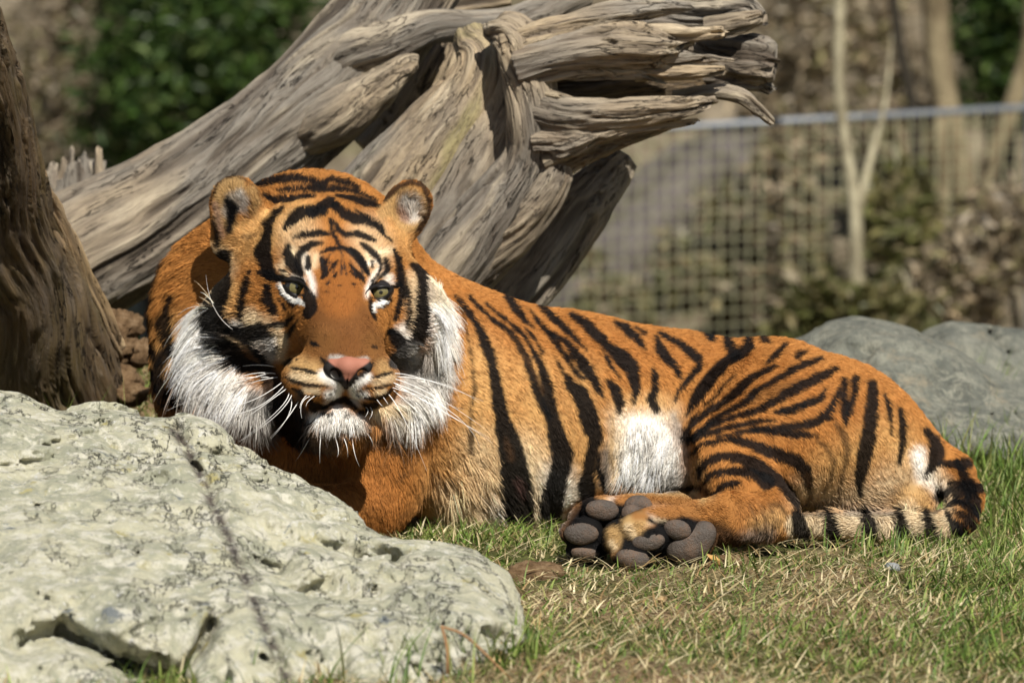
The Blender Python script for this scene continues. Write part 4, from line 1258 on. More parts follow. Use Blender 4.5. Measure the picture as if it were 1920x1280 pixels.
def boulder(name, poly, dc0, dslope_v, v_ref, thick, h, mat, amp=.03, freq=5.0, seed=1, carve=(), dslope_u=0.0, u_ref=0.0, facets=.02, rough=0.0, cells=(), relax_it=1, veins=None):
    poly = np.asarray(poly, float)
    us, vs = poly[:, 0], poly[:, 1]
    dmid = dc0
    lo = local(us.min() - 40, vs.max() + 40, dmid) + np.array([0, 0, 0]); hi = local(us.max() + 40, vs.min() - 40, dmid)
    dl = [dc0 + dslope_v * (v - v_ref) + dslope_u * (u - u_ref) for u, v in poly]
    # deepest extent from the largest inside distance
    f = Field(np.array([lo[0], lo[1], min(dl) - thick]), np.array([hi[0], hi[1], max(dl) + thick]), h)
    X, Y, Z = np.meshgrid(*[f.lo[i] + h * np.arange(f.n[i], dtype=np.float32) for i in range(3)], indexing='ij')
    k = (D0 + Z) / F
    pu = X / k + 960; pv = 640 - Y / k
    # the outline is evaluated once on a 2D raster
    r2u = np.arange(us.min() - 120, us.max() + 120, 4, dtype=np.float32); r2v = np.arange(vs.min() - 120, vs.max() + 120, 4, dtype=np.float32)
    UU, VV = np.meshgrid(r2u, r2v, indexing='ij')
    S2 = poly_sd(UU, VV, poly)
    iu = np.clip((pu - r2u[0]) / 4, 0, len(r2u) - 1.01); iv = np.clip((pv - r2v[0]) / 4, 0, len(r2v) - 1.01)
    a = iu.astype(int); b = iv.astype(int); fa = iu - a; fb = iv - b
    sd = (S2[a, b] * (1 - fa) + S2[a + 1, b] * fa) * (1 - fb) + (S2[a, b + 1] * (1 - fa) + S2[a + 1, b + 1] * fa) * fb
    sd = sd * mpp(dc0)
    dc = dc0 + dslope_v * (pv - v_ref) + dslope_u * (pu - u_ref)
    smax = float(-S2.min() * mpp(dc0))
    q = np.abs(Z - dc) / thick
    fld = sd + smax * q ** 2.2
    near_ = np.abs(fld) < .11
    p = np.stack([X[near_], Y[near_], Z[near_]], -1)
    w = smooth(0, .05, -sd[near_]) * .75 + .25
    n1 = fbm(p * freq, 4, seed, .55)
    n2 = np.abs(fbm(p * freq * .8 + 7.7, 3, seed + 20, .5))
    pr = p @ np.array([.35, .9, .2], np.float32)
    n3 = np.abs(((pr * freq * 2.2 + 1.4 * n1) % 1) - .5)
    add = (amp * n1 - facets * (n2 - .2) + .008 * (n3 - .25)) * w
    if rough:
        add = add + rough * (np.abs(fbm(p * 15 + 3.3, 3, seed + 30, .6)) - .25) * w + rough * .5 * fbm(p * 42, 3, seed + 40) * w
    for (fs, fa) in cells:
        add = add + fa * facet(p * np.array([1, 1.25, 1], np.float32), fs, seed + 60 + int(fs)) * w
    fld[near_] += add
    for (pts, wid, dep) in carve:
        cd = np.full(S2.shape, 1e9, np.float32)
        for (ax, ay), (bx, by) in zip(pts[:-1], pts[1:]):
            dx, dy = bx - ax, by - ay
            t = np.clip(((UU - ax) * dx + (VV - ay) * dy) / (dx * dx + dy * dy + 1e-6), 0, 1)
            cd = np.minimum(cd, np.hypot(UU - ax - t * dx, VV - ay - t * dy))
        cc = cd[a, b]
        fld = fld + dep * np.exp(-(cc / wid) ** 2) * (Z < dc + .05)
    f.f = fld.astype(np.float32)
    v, qd = f.net()
    v = relax(v, qd, relax_it, .4) if relax_it else v
    nn = normals(v, qd)
    v = v - nn * 0
    w_ = l2w(v)
    org = np.array([w_[:, 0].mean(), w_[:, 1].mean(), 0.0])
    # face winding: outwards
    e = f.sample(v + nn * h)
    if np.mean(e > 0) < .5: qd = qd[:, ::-1]
    pu, pv = l2px(v)
    vn = np.zeros(len(v))
    if veins:
        for (ax, ay), (bx, by) in zip(veins[:-1], veins[1:]):
            dx, dy = bx - ax, by - ay
            t = np.clip(((pu - ax) * dx + (pv - ay) * dy) / (dx * dx + dy * dy + 1e-6), 0, 1)
            vn = np.maximum(vn, np.exp(-(np.hypot(pu - ax - t * dx, pv - ay - t * dy) / 10) ** 2))
    o = mesh_np(name, w_, qd, None, mat, None, origin=org, attrs={'vein': vn})
    # world winding check
    me = o.data
    c = np.zeros(len(me.polygons) * 3, np.float32); me.polygons.foreach_get('normal', c)
    ce = np.zeros(len(me.polygons) * 3, np.float32); me.polygons.foreach_get('center', ce)
    lp = w2l(ce.reshape(-1, 3) + org + c.reshape(-1, 3) * h)
    if np.mean(f.sample(lp) > 0) < .5: me.flip_normals()
    return o, f

def rock_mat(name, stops, fleck, lichen, dark, bscale=1.0, ts=1.0, vein=False):
    m = Mat(name, .9, .2)
    o = m.obj()
    st = m.mapping(o, (1, 1, .55), (.4, .9, .3))
    base = m.ramp(m.noise(st, 7 * ts, 10, .68, .8), stops)
    base = m.mix(m.ramp(m.noise(st, 34 * ts, 8, .75, .8), [(.48, (0, 0, 0)), (.56, (1, 1, 1))]), base, fleck)
    base = m.mix(m.ramp(m.noise(m.mapping(o, (1, 1, .4), (.9, .2, .5)), 48 * ts, 8, .75, .8), [(.52, (0, 0, 0)), (.62, (.8, .8, .8))]), base, tuple(c * .55 for c in fleck))
    base = m.mix(m.ramp(m.noise(o, 11 * ts, 6, .7), [(.56, (0, 0, 0)), (.66, (.75, .75, .75))]), base, lichen)
    vein = m.math('ABSOLUTE', m.math('SUBTRACT', m.noise(m.mapping(o, (2.2, .8, .8), (.2, .5, 1.1)), 4.2, 7, .66, 1.0), .5))
    base = m.mix(m.ramp(vein, [(.0, (.45, .45, .45)), (.014, (0, 0, 0))]), base, dark)
    base = m.mix(m.ramp(m.noise(o, 150, 4, .7), [(.56, (0, 0, 0)), (.70, (.8, .8, .8))]), base, dark)
    if vein:
        base = m.mix(m.math('MULTIPLY', m.attr('vein', 'Fac'), m.ramp(m.noise(o, 30, 7, .75), [(.36, (0, 0, 0)), (.52, (1, 1, 1))])), base, (.085, .065, .06))
    m.color(base)
    h = m.math('ADD', m.noise(st, 26, 10, .75, .6), m.math('MULTIPLY', m.noise(o, 120, 6, .75), .45))
    m.bump(h, .014 * bscale, 1.0)
    return m.m
def craggy_mat():
    m = Mat('pale_green_stone', .9, .2)
    o = m.obj()
    st = m.mapping(o, (1.0, 1.0, .6), (.5, .8, .4))
    def mask(f, a, b): return m.ramp(f, [(a, (0, 0, 0)), (b, (1, 1, 1))])
    big = m.noise(o, 3.5, 6, .6)
    base = m.mix(mask(m.noise(st, 13, 12, .74, .15), .44, .56), (.44, .44, .32), (.66, .63, .45))
    base = m.mix(mask(m.noise(st, 40, 10, .75, .1), .50, .58), base, (.77, .74, .60))
    base = m.mix(mask(m.noise(m.mapping(o, (1, 1, .6), (1.4, .3, .2)), 19, 10, .74, .1), .60, .65), base, (.24, .26, .26))
    base = m.mix(mask(m.noise(m.mapping(o, (1, 1, .6), (.3, 1.3, .9)), 27, 9, .74, .1), .60, .66), base, (.36, .335, .22))
    base = m.mix(mask(m.noise(o, 15, 8, .7), .60, .66), base, (.52, .46, .20))
    base = m.mix(mask(m.noise(o, 90, 5, .7), .60, .66), base, (.80, .79, .73))
    base = m.mix(mask(m.noise(o, 130, 5, .7), .63, .68), base, (.18, .18, .165))
    ln = m.math('ABSOLUTE', m.math('SUBTRACT', m.noise(m.mapping(o, (1.6, .8, .9), (.2, .5, 1.1)), 8, 10, .7, .2), .5))
    crack = m.math('MULTIPLY', m.ramp(ln, [(0, (1, 1, 1)), (.010, (0, 0, 0))]), mask(big, .46, .54))
    base = m.mix(crack, base, (.10, .095, .08))
    base = m.mix(m.math('MULTIPLY', m.attr('vein', 'Fac'), mask(m.noise(o, 26, 8, .75), .42, .52)), base, (.10, .08, .07))
    m.color(base)
    h = m.math('ADD', m.noise(st, 30, 12, .78, 0), m.math('MULTIPLY', m.noise(o, 95, 8, .75), .5))
    h = m.math('SUBTRACT', h, m.math('MULTIPLY', crack, .5))
    m.bump(h, .013, 1.0)
    return m.m
near_rock = craggy_mat()
far_rock = rock_mat('grey_green_stone', [(.30, (.10, .108, .09)), (.44, (.18, .188, .155)), (.56, (.265, .27, .22)), (.72, (.37, .36, .285))], (.34, .335, .265), (.42, .36, .25), (.095, .10, .085), 1.2)
tan_rock = rock_mat('pinkish_tan_stone', [(.36, (.07, .06, .052)), (.46, (.17, .145, .13)), (.53, (.29, .25, .23)), (.62, (.38, .335, .31))], (.29, .25, .225), (.12, .11, .05), (.06, .05, .04), 3, .35)

POLY_A = [(-260, 690), (-60, 712), (0, 728), (40, 735), (72, 750), (108, 764), (150, 757), (190, 756), (240, 770), (290, 778), (340, 781), (375, 786), (405, 803), (440, 838),
          (480, 850), (520, 868), (560, 888), (610, 915), (660, 945), (700, 985), (735, 1004), (790, 1008), (850, 1020), (895, 1040), (930, 1075), (960, 1120), (985, 1170),
          (990, 1205), (972, 1225), (930, 1235), (880, 1262), (800, 1330), (500, 1400), (0, 1440), (-260, 1420)]
CARVE_A = [([(330, 800), (380, 900), (420, 1000), (470, 1120), (540, 1270)], 11, .022), ([(500, 1040), (550, 1130), (610, 1260)], 55, .04), ([(620, 1110), (760, 1140), (860, 1180)], 30, .02),
           ([(40, 1210), (110, 1180), (170, 1210), (230, 1240), (300, 1262), (340, 1290)], 24, .11),
           ([(392, 1170), (370, 1215), (335, 1260), (300, 1320)], 13, .085),
           ([(520, 990), (545, 1012), (580, 1005), (600, 1020), (650, 1030), (700, 1062), (740, 1090)], 12, .020),
           ([(740, 1050), (760, 1090), (800, 1120)], 9, .018), ([(500, 1050), (560, 1100), (700, 1120)], 40, .03),
           ([(180, 1160), (120, 1110), (60, 1120)], 16, .02)]
rock_a, rock_a_f = boulder('boulder', POLY_A, -.78, -.0017, 985, .31, .0048, near_rock, amp=.034, freq=5.5, seed=3, carve=CARVE_A, facets=.03, rough=.022, cells=((5.2, .30), (11, .38), (25, .42)), relax_it=0, veins=[(322, 800), (355, 850), (380, 900), (400, 950), (425, 1000), (450, 1060), (485, 1150), (520, 1230), (550, 1300)])
tag(rock_a, 'pale green-grey lichen-flecked boulder in front of the tiger\'s chest', 'boulder')
POLY_B = [(1380, 700), (1440, 655), (1480, 634), (1520, 618), (1548, 598), (1600, 594), (1650, 600), (1700, 612), (1745, 630), (1795, 652), (1860, 692), (1960, 752), (2010, 880), (1960, 960), (1600, 990), (1380, 960)]
rock_b, _f = boulder('boulder', POLY_B, 1.02, -.0006, 750, .34, .010, far_rock, amp=.022, freq=4.5, seed=8, facets=.035, rough=.014, cells=((5, .24), (12, .3), (26, .3)), relax_it=0)
tag(rock_b, 'grey-green boulder close behind the tiger\'s rump with grass growing against it', 'boulder')
POLY_C = [(1690, 660), (1735, 616), (1780, 602), (1840, 607), (1920, 612), (2040, 634), (2130, 760), (2120, 950), (1900, 960), (1720, 900)]
rock_c, _f = boulder('boulder', POLY_C, 1.62, -.0004, 750, .28, .012, far_rock, amp=.022, freq=4.2, seed=15, carve=[([(1855, 622), (1875, 650), (1888, 662)], 6, .03)], facets=.04, rough=.014, cells=((5, .24), (12, .3), (26, .3)), relax_it=0)
tag(rock_c, 'mottled boulder with a dark crack, half hidden behind the grey-green one', 'boulder')
# big pinkish boulder beyond the fence
POLY_D = [(960, 660), (1010, 560), (1070, 460), (1130, 390), (1190, 320), (1260, 270), (1340, 244), (1430, 250), (1468, 290), (1410, 345), (1340, 385), (1290, 440), (1255, 510), (1215, 580), (1190, 700), (1180, 790), (960, 790)]
rock_d, _f = boulder('boulder', POLY_D, 8.6 + 2.4, -.0025, 450, .55, .022, tan_rock, amp=.06, freq=2.4, seed=21, facets=.08)
tag(rock_d, 'big pinkish-tan boulder on the slope beyond the wire fence', 'boulder')

# ================================================================== weathered wood
def catmull(pts, n):
    p = np.asarray(pts, float)
    q = np.vstack([2 * p[0] - p[1], p, 2 * p[-1] - p[-2]])
    seg = len(p) - 1
    t = np.linspace(0, seg, n)
    i = np.minimum(t.astype(int), seg - 1); f = (t - i)[:, None]
    a, b, c, d = q[i], q[i + 1], q[i + 2], q[i + 3]
    return .5 * (2 * b + (c - a) * f + (2 * a - 5 * b + 4 * c - d) * f ** 2 + (3 * b - a - 3 * c + d) * f ** 3)

WG = np.array([.285, .255, .21]); WT = np.array([.455, .352, .225]); WD = np.array([.13, .10, .075]); WL = np.array([.64, .54, .385]); WY = np.array([.36, .33, .13]); WB = np.array([.20, .125, .06])
def limb(name, pts, parent, seed=0, nl=120, na=72, ridge=.0045, lump=.12, aspect=1.0, tone=(.5, .5), mat=None, rag=0.0, crack=.007, ends=(.3, .3), green=0.0, dark=1.0, grey=1.0):
    """a tapering piece of driftwood along photo pixels (u, v, depth, radius px): grain ridges, checks, ragged ends"""
    arr = np.array([[*P(u, v, d), R(r, d)] for u, v, d, r in pts])
    c = catmull(arr, nl)
    ctr, rad = c[:, :3], np.maximum(c[:, 3], .002)
    tan = np.gradient(ctr, axis=0); ln = np.linalg.norm(tan, axis=1, keepdims=True); tan = tan / ln
    s = np.concatenate([[0], np.cumsum(np.linalg.norm(np.diff(ctr, axis=0), axis=1))])
    a2 = FWD - (tan @ FWD)[:, None] * tan; a2 /= np.linalg.norm(a2, axis=1, keepdims=True)
    a1 = np.cross(tan, a2)
    th = np.linspace(0, 2 * np.pi, na, endpoint=False)
    ct, stn = np.cos(th), np.sin(th)
    S = np.repeat(s[:, None], na, 1)
    rm = rad[:, None]
    yy = rm * ct[None]; zz = rm * stn[None]
    tw = .8 * vnoise(np.stack([s * 3, 0 * s, 0 * s + seed], -1), seed)[:, None]
    yt = yy * np.cos(tw) - zz * np.sin(tw); zt = yy * np.sin(tw) + zz * np.cos(tw)
    wrp = fbm(np.stack([S * 5, yt * 7, zt * 7], -1) + seed * 2.3, 3, seed + 17)
    yt = yt + .018 * wrp; zt = zt + .018 * fbm(np.stack([S * 5, yt * 7, zt * 7], -1) + 31 + seed, 3, seed + 19)
    G = np.stack([S, yt, zt], -1)
    lum = fbm(np.stack([S * 4, yt * 9, zt * 9], -1) + seed * 3.1, 3, seed + 1)
    gr = fbm(np.stack([S * 5, yt * 70, zt * 70], -1) + seed, 3, seed + 2)
    gr2 = fbm(np.stack([S * 9, yt * 170, zt * 170], -1) + seed, 2, seed + 3)
    ck = fbm(np.stack([S * 3.2, yt * 34, zt * 34], -1) + seed * 1.7, 2, seed + 4)
    ckd = smooth(.26, .5, ck)
    rd = np.abs(fbm(np.stack([S * 3.0, yt * 40, zt * 40], -1) + seed * .7, 2, seed + 29))
    ckd = np.maximum(ckd, smooth(.10, .02, rd) * smooth(-.1, .3, lum + .2 * gr) * .8)
    r = rm * (1 + lump * lum) + ridge * gr + ridge * .45 * gr2 - crack * ckd
    # ragged ends: splinters of different length
    tpos = np.linspace(0, 1, nl)[:, None]
    e0 = np.clip(tpos / ends[0], 0, 1) if ends[0] > 0 else 1
    e1 = np.clip((1 - tpos) / ends[1], 0, 1) if ends[1] > 0 else 1
    prof = np.ones_like(S)
    prof[:2] *= .5; prof[-2:] *= .5; prof[0] *= .1; prof[-1] *= .1
    if rag:
        sh = fbm(np.stack([0 * S, ct[None] * 4 + 0 * S, stn[None] * 4 + 0 * S], -1) + seed, 2, seed + 7)
        ext = rag * sh * smooth(.55, 1, tpos)
    else:
        ext = 0 * S
    r = r * prof
    r1 = r; r2 = r * aspect
    V = ctr[:, None] + a1[:, None] * (r1 * ct[None])[..., None] + a2[:, None] * (r2 * stn[None])[..., None] + tan[:, None] * ext[..., None]
    col = WG * (1 - tone[0]) + WT * tone[0]
    warm = smooth(-.35, .45, fbm(np.stack([S * 3, yt * 8, zt * 8], -1) + 50 + seed, 3, seed + 9) + (tone[1] - .5) * 1.2)[..., None]
    C = WG * (1 - warm) + WT * warm
    C = C * (1 - .0) + (WL - C) * smooth(.1, .6, gr)[..., None] * .55
    C = C + (WD - C) * smooth(.15, .55, -gr2 - .3 * gr)[..., None] * .55
    C = C + (WD * .6 - C) * ckd[..., None] * .85
    C = C + (WB - C) * smooth(.2, .6, fbm(np.stack([S * 6, yt * 22, zt * 22], -1) + 90 + seed, 2, seed + 13))[..., None] * .35
    if green:
        C = C + (WY - C) * (smooth(.0, .5, fbm(np.stack([S * 6, yt * 18, zt * 18], -1) + 20, 3, seed + 11)) * green)[..., None]
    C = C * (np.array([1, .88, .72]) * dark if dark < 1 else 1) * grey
    C = C * (1 - .5 * smooth(.1, .5, fbm(np.stack([S * 2.2, yt * 12, zt * 12], -1) + 60 + seed, 4, seed + 23)))[..., None]
    idx = np.arange(nl * na).reshape(nl, na)
    q = np.stack([idx[:-1], np.roll(idx, -1, 1)[:-1], np.roll(idx, -1, 1)[1:], idx[1:]], -1).reshape(-1, 4)
    nv_ = nl * na
    tri = []
    Vf = V.reshape(-1, 3)
    Vf = np.vstack([Vf, V[0].mean(0), V[-1].mean(0)])
    Gf = np.vstack([G.reshape(-1, 3), G[0].mean(0), G[-1].mean(0)])
    Cf = np.vstack([C.reshape(-1, 3), C[0].mean(0), C[-1].mean(0)])
    tri = [(nv_, idx[0, (j + 1) % na], idx[0, j]) for j in range(na)] + [(nv_ + 1, idx[-1, j], idx[-1, (j + 1) % na]) for j in range(na)]
    o = mesh_np(name, Vf, q, tri, mat or wood_m.m, parent, attrs={'col': Cf, 'grain': Gf})
    n0 = np.zeros(len(o.data.polygons) * 3, np.float32); o.data.polygons.foreach_get('normal', n0)
    ce = np.zeros(len(o.data.polygons) * 3, np.float32); o.data.polygons.foreach_get('center', ce)
    axisp = np.repeat(ctr[:-1], na, 0) - np.array(parent.location if parent else (0, 0, 0))
    k = len(axisp)
    if np.mean(((ce.reshape(-1, 3)[:k] - axisp) * n0.reshape(-1, 3)[:k]).sum(1) > 0) < .5: o.data.flip_normals()
    return o

wood_m = Mat('weathered_wood', .85, .2)
wg = wood_m.attr('grain')
wv = wood_m.mapping(wg, (9, 90, 90))
wn1 = wood_m.noise(wv, 1.0, 7, .7, .4)
wn2 = wood_m.noise(wood_m.mapping(wg, (16, 420, 420)), 1.0, 4, .65)
wc = wood_m.mix(wood_m.ramp(wn1, [(.26, (.85, .85, .85)), (.50, (0, 0, 0))]), wood_m.attr('col', 'Color'), (.18, .145, .11))
wc = wood_m.mix(wood_m.ramp(wn2, [(.32, (.6, .6, .6)), (.46, (0, 0, 0))]), wc, (.13, .105, .08))
wc = wood_m.mix(wood_m.ramp(wn1, [(.58, (0, 0, 0)), (.74, (.5, .5, .5))]), wc, (.52, .43, .30))
crk = wood_m.math('ABSOLUTE', wood_m.math('SUBTRACT', wood_m.noise(wood_m.mapping(wg, (5, 60, 60)), 1.0, 5, .6, .3), .5))
crm = wood_m.ramp(crk, [(.0, (1, 1, 1)), (.016, (0, 0, 0))])
brk_ = wood_m.ramp(wood_m.noise(wood_m.mapping(wg, (6, 14, 14)), 1.0, 4), [(.46, (0, 0, 0)), (.58, (1, 1, 1))])
crf = wood_m.math('MULTIPLY', crm, brk_)
wc = wood_m.mix(crf, wc, (.022, .017, .013))
wc = wood_m.mix(wood_m.ramp(wood_m.noise(wood_m.mapping(wg, (5, 16, 16)), 1.0, 6, .7), [(.52, (0, 0, 0)), (.68, (.7, .7, .7))]), wc, (.14, .115, .09))
wood_m.color(wc)
wood_m.bump(wood_m.math('SUBTRACT', wood_m.math('ADD', wn1, wood_m.math('MULTIPLY', wn2, .5)), wood_m.math('MULTIPLY', crf, 1.2)), .007, 1.0)

log = empty('driftwood', tuple(P(700, 900, .6) * np.array([1, 1, 0])))
tag(log, 'huge weathered driftwood stump with forking limbs and splintered root end behind the tiger', 'driftwood')
limb('trunk', [(-120, 640, .80, 120), (20, 545, .80, 125), (170, 470, .80, 128), (310, 392, .80, 118), (450, 300, .80, 108), (570, 205, .80, 104), (660, 110, .80, 104), (730, 20, .80, 100), (790, -80, .80, 96)], log, 2, 300, 230, tone=(.2, .22), ridge=.0045, lump=.10, grey=.92)
limb('trunk', [(880, 70, .62, 34), (905, 120, .56, 52), (880, 190, .56, 68), (810, 280, .58, 88), (735, 370, .60, 102), (680, 450, .60, 108), (640, 560, .60, 110), (620, 700, .60, 115), (610, 900, .60, 120)], log, 5, 260, 220, tone=(.6, .62), green=.55, lump=.10)
limb('root', [(925, 52, .50, 28), (965, 70, .47, 44), (990, 130, .46, 50), (1000, 215, .46, 52), (990, 300, .48, 50), (945, 375, .50, 62), (885, 450, .52, 70), (820, 530, .54, 72), (780, 650, .56, 80), (760, 880, .56, 90)], log, 9, 240, 170, tone=(.6, .6), ridge=.005, crack=.012)
limb('root', [(1050, 300, .46, 24), (1030, 350, .47, 36), (975, 420, .50, 44), (915, 485, .53, 44), (850, 545, .56, 50), (810, 640, .58, 60)], log, 13, 120, 80, tone=(.7, .75), ridge=.006)
limb('root', [(1180, 292, .66, 24), (1140, 335, .66, 40), (1085, 400, .66, 58), (1010, 490, .66, 66), (930, 580, .66, 72), (880, 700, .66, 80), (860, 880, .66, 90)], log, 17, 140, 90, tone=(.5, .8))
limb('branch', [(540, 190, .80, 40), (640, 112, .75, 48), (720, 82, .72, 44), (800, 52, .72, 36), (880, 48, .74, 30), (960, 42, .80, 30), (1030, 14, .86, 30), (1100, -20, .9, 32)], log, 21, 140, 72, tone=(.3, .45), lump=.08)
limb('branch', [(560, 260, .76, 40), (640, 215, .72, 50), (710, 165, .70, 36), (768, 122, .69, 20), (784, 118, .69, 12)], log, 23, 90, 60, tone=(.6, .75), lump=.08)
limb('branch', [(700, 300, .95, 60), (770, 210, .95, 52), (830, 110, .95, 46), (850, 40, 1.0, 40)], log, 27, 90, 60, tone=(.7, .85))
limb('branch', [(800, 18, .98, 22), (880, 0, .98, 24), (960, -14, .98, 26)], log, 28, 60, 48, tone=(.4, .6))
limb('trunk', [(950, 90, .60, 40), (960, 150, .58, 75), (935, 250, .58, 95), (870, 380, .60, 112), (800, 500, .62, 122), (770, 700, .62, 125)], log, 31, 120, 90, tone=(.5, .6))
limb('root', [(985, 178, .64, 30), (1100, 176, .66, 32), (1220, 170, .66, 26), (1330, 166, .64, 14)], log, 33, 80, 60, tone=(.5, .7))
limb('root', [(990, 168, .57, 44), (1100, 166, .57, 46), (1220, 160, .57, 36), (1330, 158, .55, 18)], log, 35, 60, 50, tone=(.5, .7), dark=.4)  # filler piece coloured dark to stand for the shade in the gap
# splintered root end
SPL = [([(940, 88, .46, 30), (1040, 58, .44, 26), (1130, 30, .43, 24), (1220, 16, .42, 18), (1292, 14, .42, 6)], 1.2, .6),
       ([(975, 130, .46, 50), (1060, 106, .44, 44), (1140, 92, .43, 48), (1210, 88, .42, 46), (1262, 84, .42, 30), (1290, 80, .42, 10)], 1.5, .62),
       ([(1170, 78, .43, 28), (1240, 66, .42, 20), (1300, 66, .41, 15), (1350, 62, .41, 12)], 1.3, .7),
       ([(1180, 104, .43, 24), (1250, 106, .42, 17), (1310, 108, .41, 11), (1364, 113, .41, 6)], 1.5, .65),
       ([(1190, 128, .43, 22), (1250, 138, .42, 14), (1300, 138, .41, 12), (1346, 134, .41, 9)], 1.5, .75),
       ([(1060, 130, .44, 22), (1130, 134, .43, 17), (1200, 138, .42, 13), (1236, 150, .42, 5)], 1.4, .6),
       ([(1180, 104, .56, 46), (1290, 105, .56, 46), (1370, 112, .54, 40), (1415, 112, .52, 46), (1446, 116, .52, 34)], .8, .3),
       ([(1140, 40, .56, 34), (1250, 26, .56, 30), (1340, 18, .54, 26), (1400, 14, .53, 20), (1428, 34, .52, 12)], 1.0, .45),
       ([(1320, 52, .50, 18), (1380, 44, .49, 20), (1420, 32, .49, 12)], 1.0, .3),
       ([(1150, 172, .58, 30), (1280, 162, .56, 20), (1360, 154, .54, 20), (1420, 158, .53, 14), (1438, 164, .53, 6)], 1.0, .4),
       ([(1000, 205, .45, 34), (1060, 216, .43, 32), (1140, 214, .42, 28), (1220, 208, .41, 24), (1290, 200, .40, 18), (1335, 192, .40, 8)], 1.1, .7),
       ([(1010, 268, .46, 40), (1070, 262, .44, 30), (1140, 248, .43, 18), (1220, 238, .42, 10), (1296, 230, .42, 5)], 1.2, .7),
       ([(1020, 300, .48, 42), (1100, 276, .47, 32), (1180, 254, .46, 18), (1250, 238, .46, 6)], 1.2, .6),
       ([(1260, 186, .47, 14), (1330, 172, .45, 14), (1385, 180, .44, 15), (1420, 202, .44, 12), (1442, 222, .44, 5)], 1.0, .35),
       ([(1006, 178, .44, 16), (1040, 182, .43, 15), (1066, 186, .43, 6)], 1.0, .8)]
for k, (pts, asp, tn_) in enumerate(SPL):
    limb('splinter', pts, log, 40 + 3 * k, 130, 90, ridge=.0065, lump=.16, aspect=asp, tone=(tn_, tn_), rag=.02, crack=.010)

# leaning trunk at the side, broken log, earth clods
lean = empty('leaning_log', tuple(P(60, 760, .42) * np.array([1, 1, 0]) + np.array([0, 0, ground_z(*P(60, 760, .42)[:2])])))
tag(lean, 'mossy brown log leaning steeply beside the driftwood, its underside in shade', 'log')
limb('trunk', [(-190, -120, -.36, 150), (-120, 120, -.12, 148), (-75, 300, .06, 142), (-30, 440, .20, 140), (30, 580, .34, 146), (80, 720, .46, 150), (110, 860, .54, 150)], lean, 61, 260, 240, ridge=.008, lump=.09, tone=(.8, .9), green=.35, crack=.014, dark=.33)  # wood darkened so its colour carries the shade of the front
limb('bark_ridge', [(8, 130, -.08, 8), (40, 270, .08, 20), (88, 390, .20, 24), (136, 495, .30, 26), (182, 590, .38, 26), (215, 670, .44, 22)], lean, 64, 110, 48, ridge=.007, tone=(.75, .85), green=.1, dark=.95)  # paler wood painted as the log's sunlit edge
brk = empty('broken_log', tuple(P(140, 420, 1.25) * np.array([1, 1, 0])))
tag(brk, 'pale grey broken log end with upright splinters beyond the driftwood trunk', 'log')
limb('trunk', [(80, 700, 1.25, 70), (110, 480, 1.25, 68), (135, 380, 1.25, 66), (140, 335, 1.25, 60)], brk, 71, 80, 60, tone=(.1, .3), rag=.05)
for k, (u, v0, r) in enumerate(((100, 308, 16), (134, 280, 9), (158, 290, 16), (184, 284, 14), (120, 300, 12))):
    limb('splinter', [(u, 370, 1.22, r * 1.2), (u, 335, 1.22, r), (u + 1, v0, 1.22, r * .4)], brk, 75 + k, 40, 30, tone=(.2, .4), rag=.015, crack=.004, ridge=.004)

# ------------------------------------------------------------------ clods of earth, leaf
clod_m = Mat('dry_earth', .95, .1)
co = clod_m.obj()
clod_m.color(clod_m.ramp(clod_m.noise(co, 60, 8, .7), [(.3, (.07, .042, .022)), (.5, (.20, .125, .065)), (.7, (.31, .215, .125))]))
clod_m.bump(clod_m.noise(co, 140, 8, .75), .008, 1)
def lump_mesh(name, c, r, mat, seed, sq=(1, 1, .8), amp=.35, freq=1.6, n1=40, n2=26, parent=None):
    th = np.linspace(0, 2 * np.pi, n1, endpoint=False); ph = np.linspace(.02, np.pi - .02, n2)
    Pp, Tt = np.meshgrid(ph, th, indexing='ij')
    d = np.stack([np.sin(Pp) * np.cos(Tt), np.sin(Pp) * np.sin(Tt), np.cos(Pp)], -1)
    nn = 1 + amp * fbm(d * freq + seed * 5.3, 4, seed, .6) - amp * .5 * np.abs(fbm(d * freq * 2.2 + seed, 3, seed + 3))
    v = (c + d * nn[..., None] * r * np.array(sq)).reshape(-1, 3)
    idx = np.arange(n1 * n2).reshape(n2, n1)
    q = np.stack([idx[:-1], idx[1:], np.roll(idx, -1, 1)[1:], np.roll(idx, -1, 1)[:-1]], -1).reshape(-1, 4)
    tri = [(idx[0, (j + 1) % n1], idx[0, 0], idx[0, j]) for j in range(1, n1 - 1)] + [(idx[-1, j], idx[-1, 0], idx[-1, (j + 1) % n1]) for j in range(1, n1 - 1)]
    return mesh_np(name, v, q, tri, mat, parent, origin=c if parent is None else None)
for k, (u, v, d, r) in enumerate(((165, 690, .50, 34), (205, 655, .55, 40), (150, 735, .46, 30), (215, 715, .48, 44), (185, 620, .60, 34), (245, 740, .44, 30), (225, 610, .62, 40), (255, 660, .58, 36), (140, 655, .54, 28), (190, 755, .44, 34))):
    o = lump_mesh('earth_clod', P(u, v, d), R(r, d), clod_m.m, 3 + k, (1.1, 1, .8), .5)
    tag(o, 'crumbling brown clod of earth in the heap beside the leaning log', 'clod', 'earth clods by the leaning log')

BG = 2.4          # metres by which everything beyond the bank stands further back
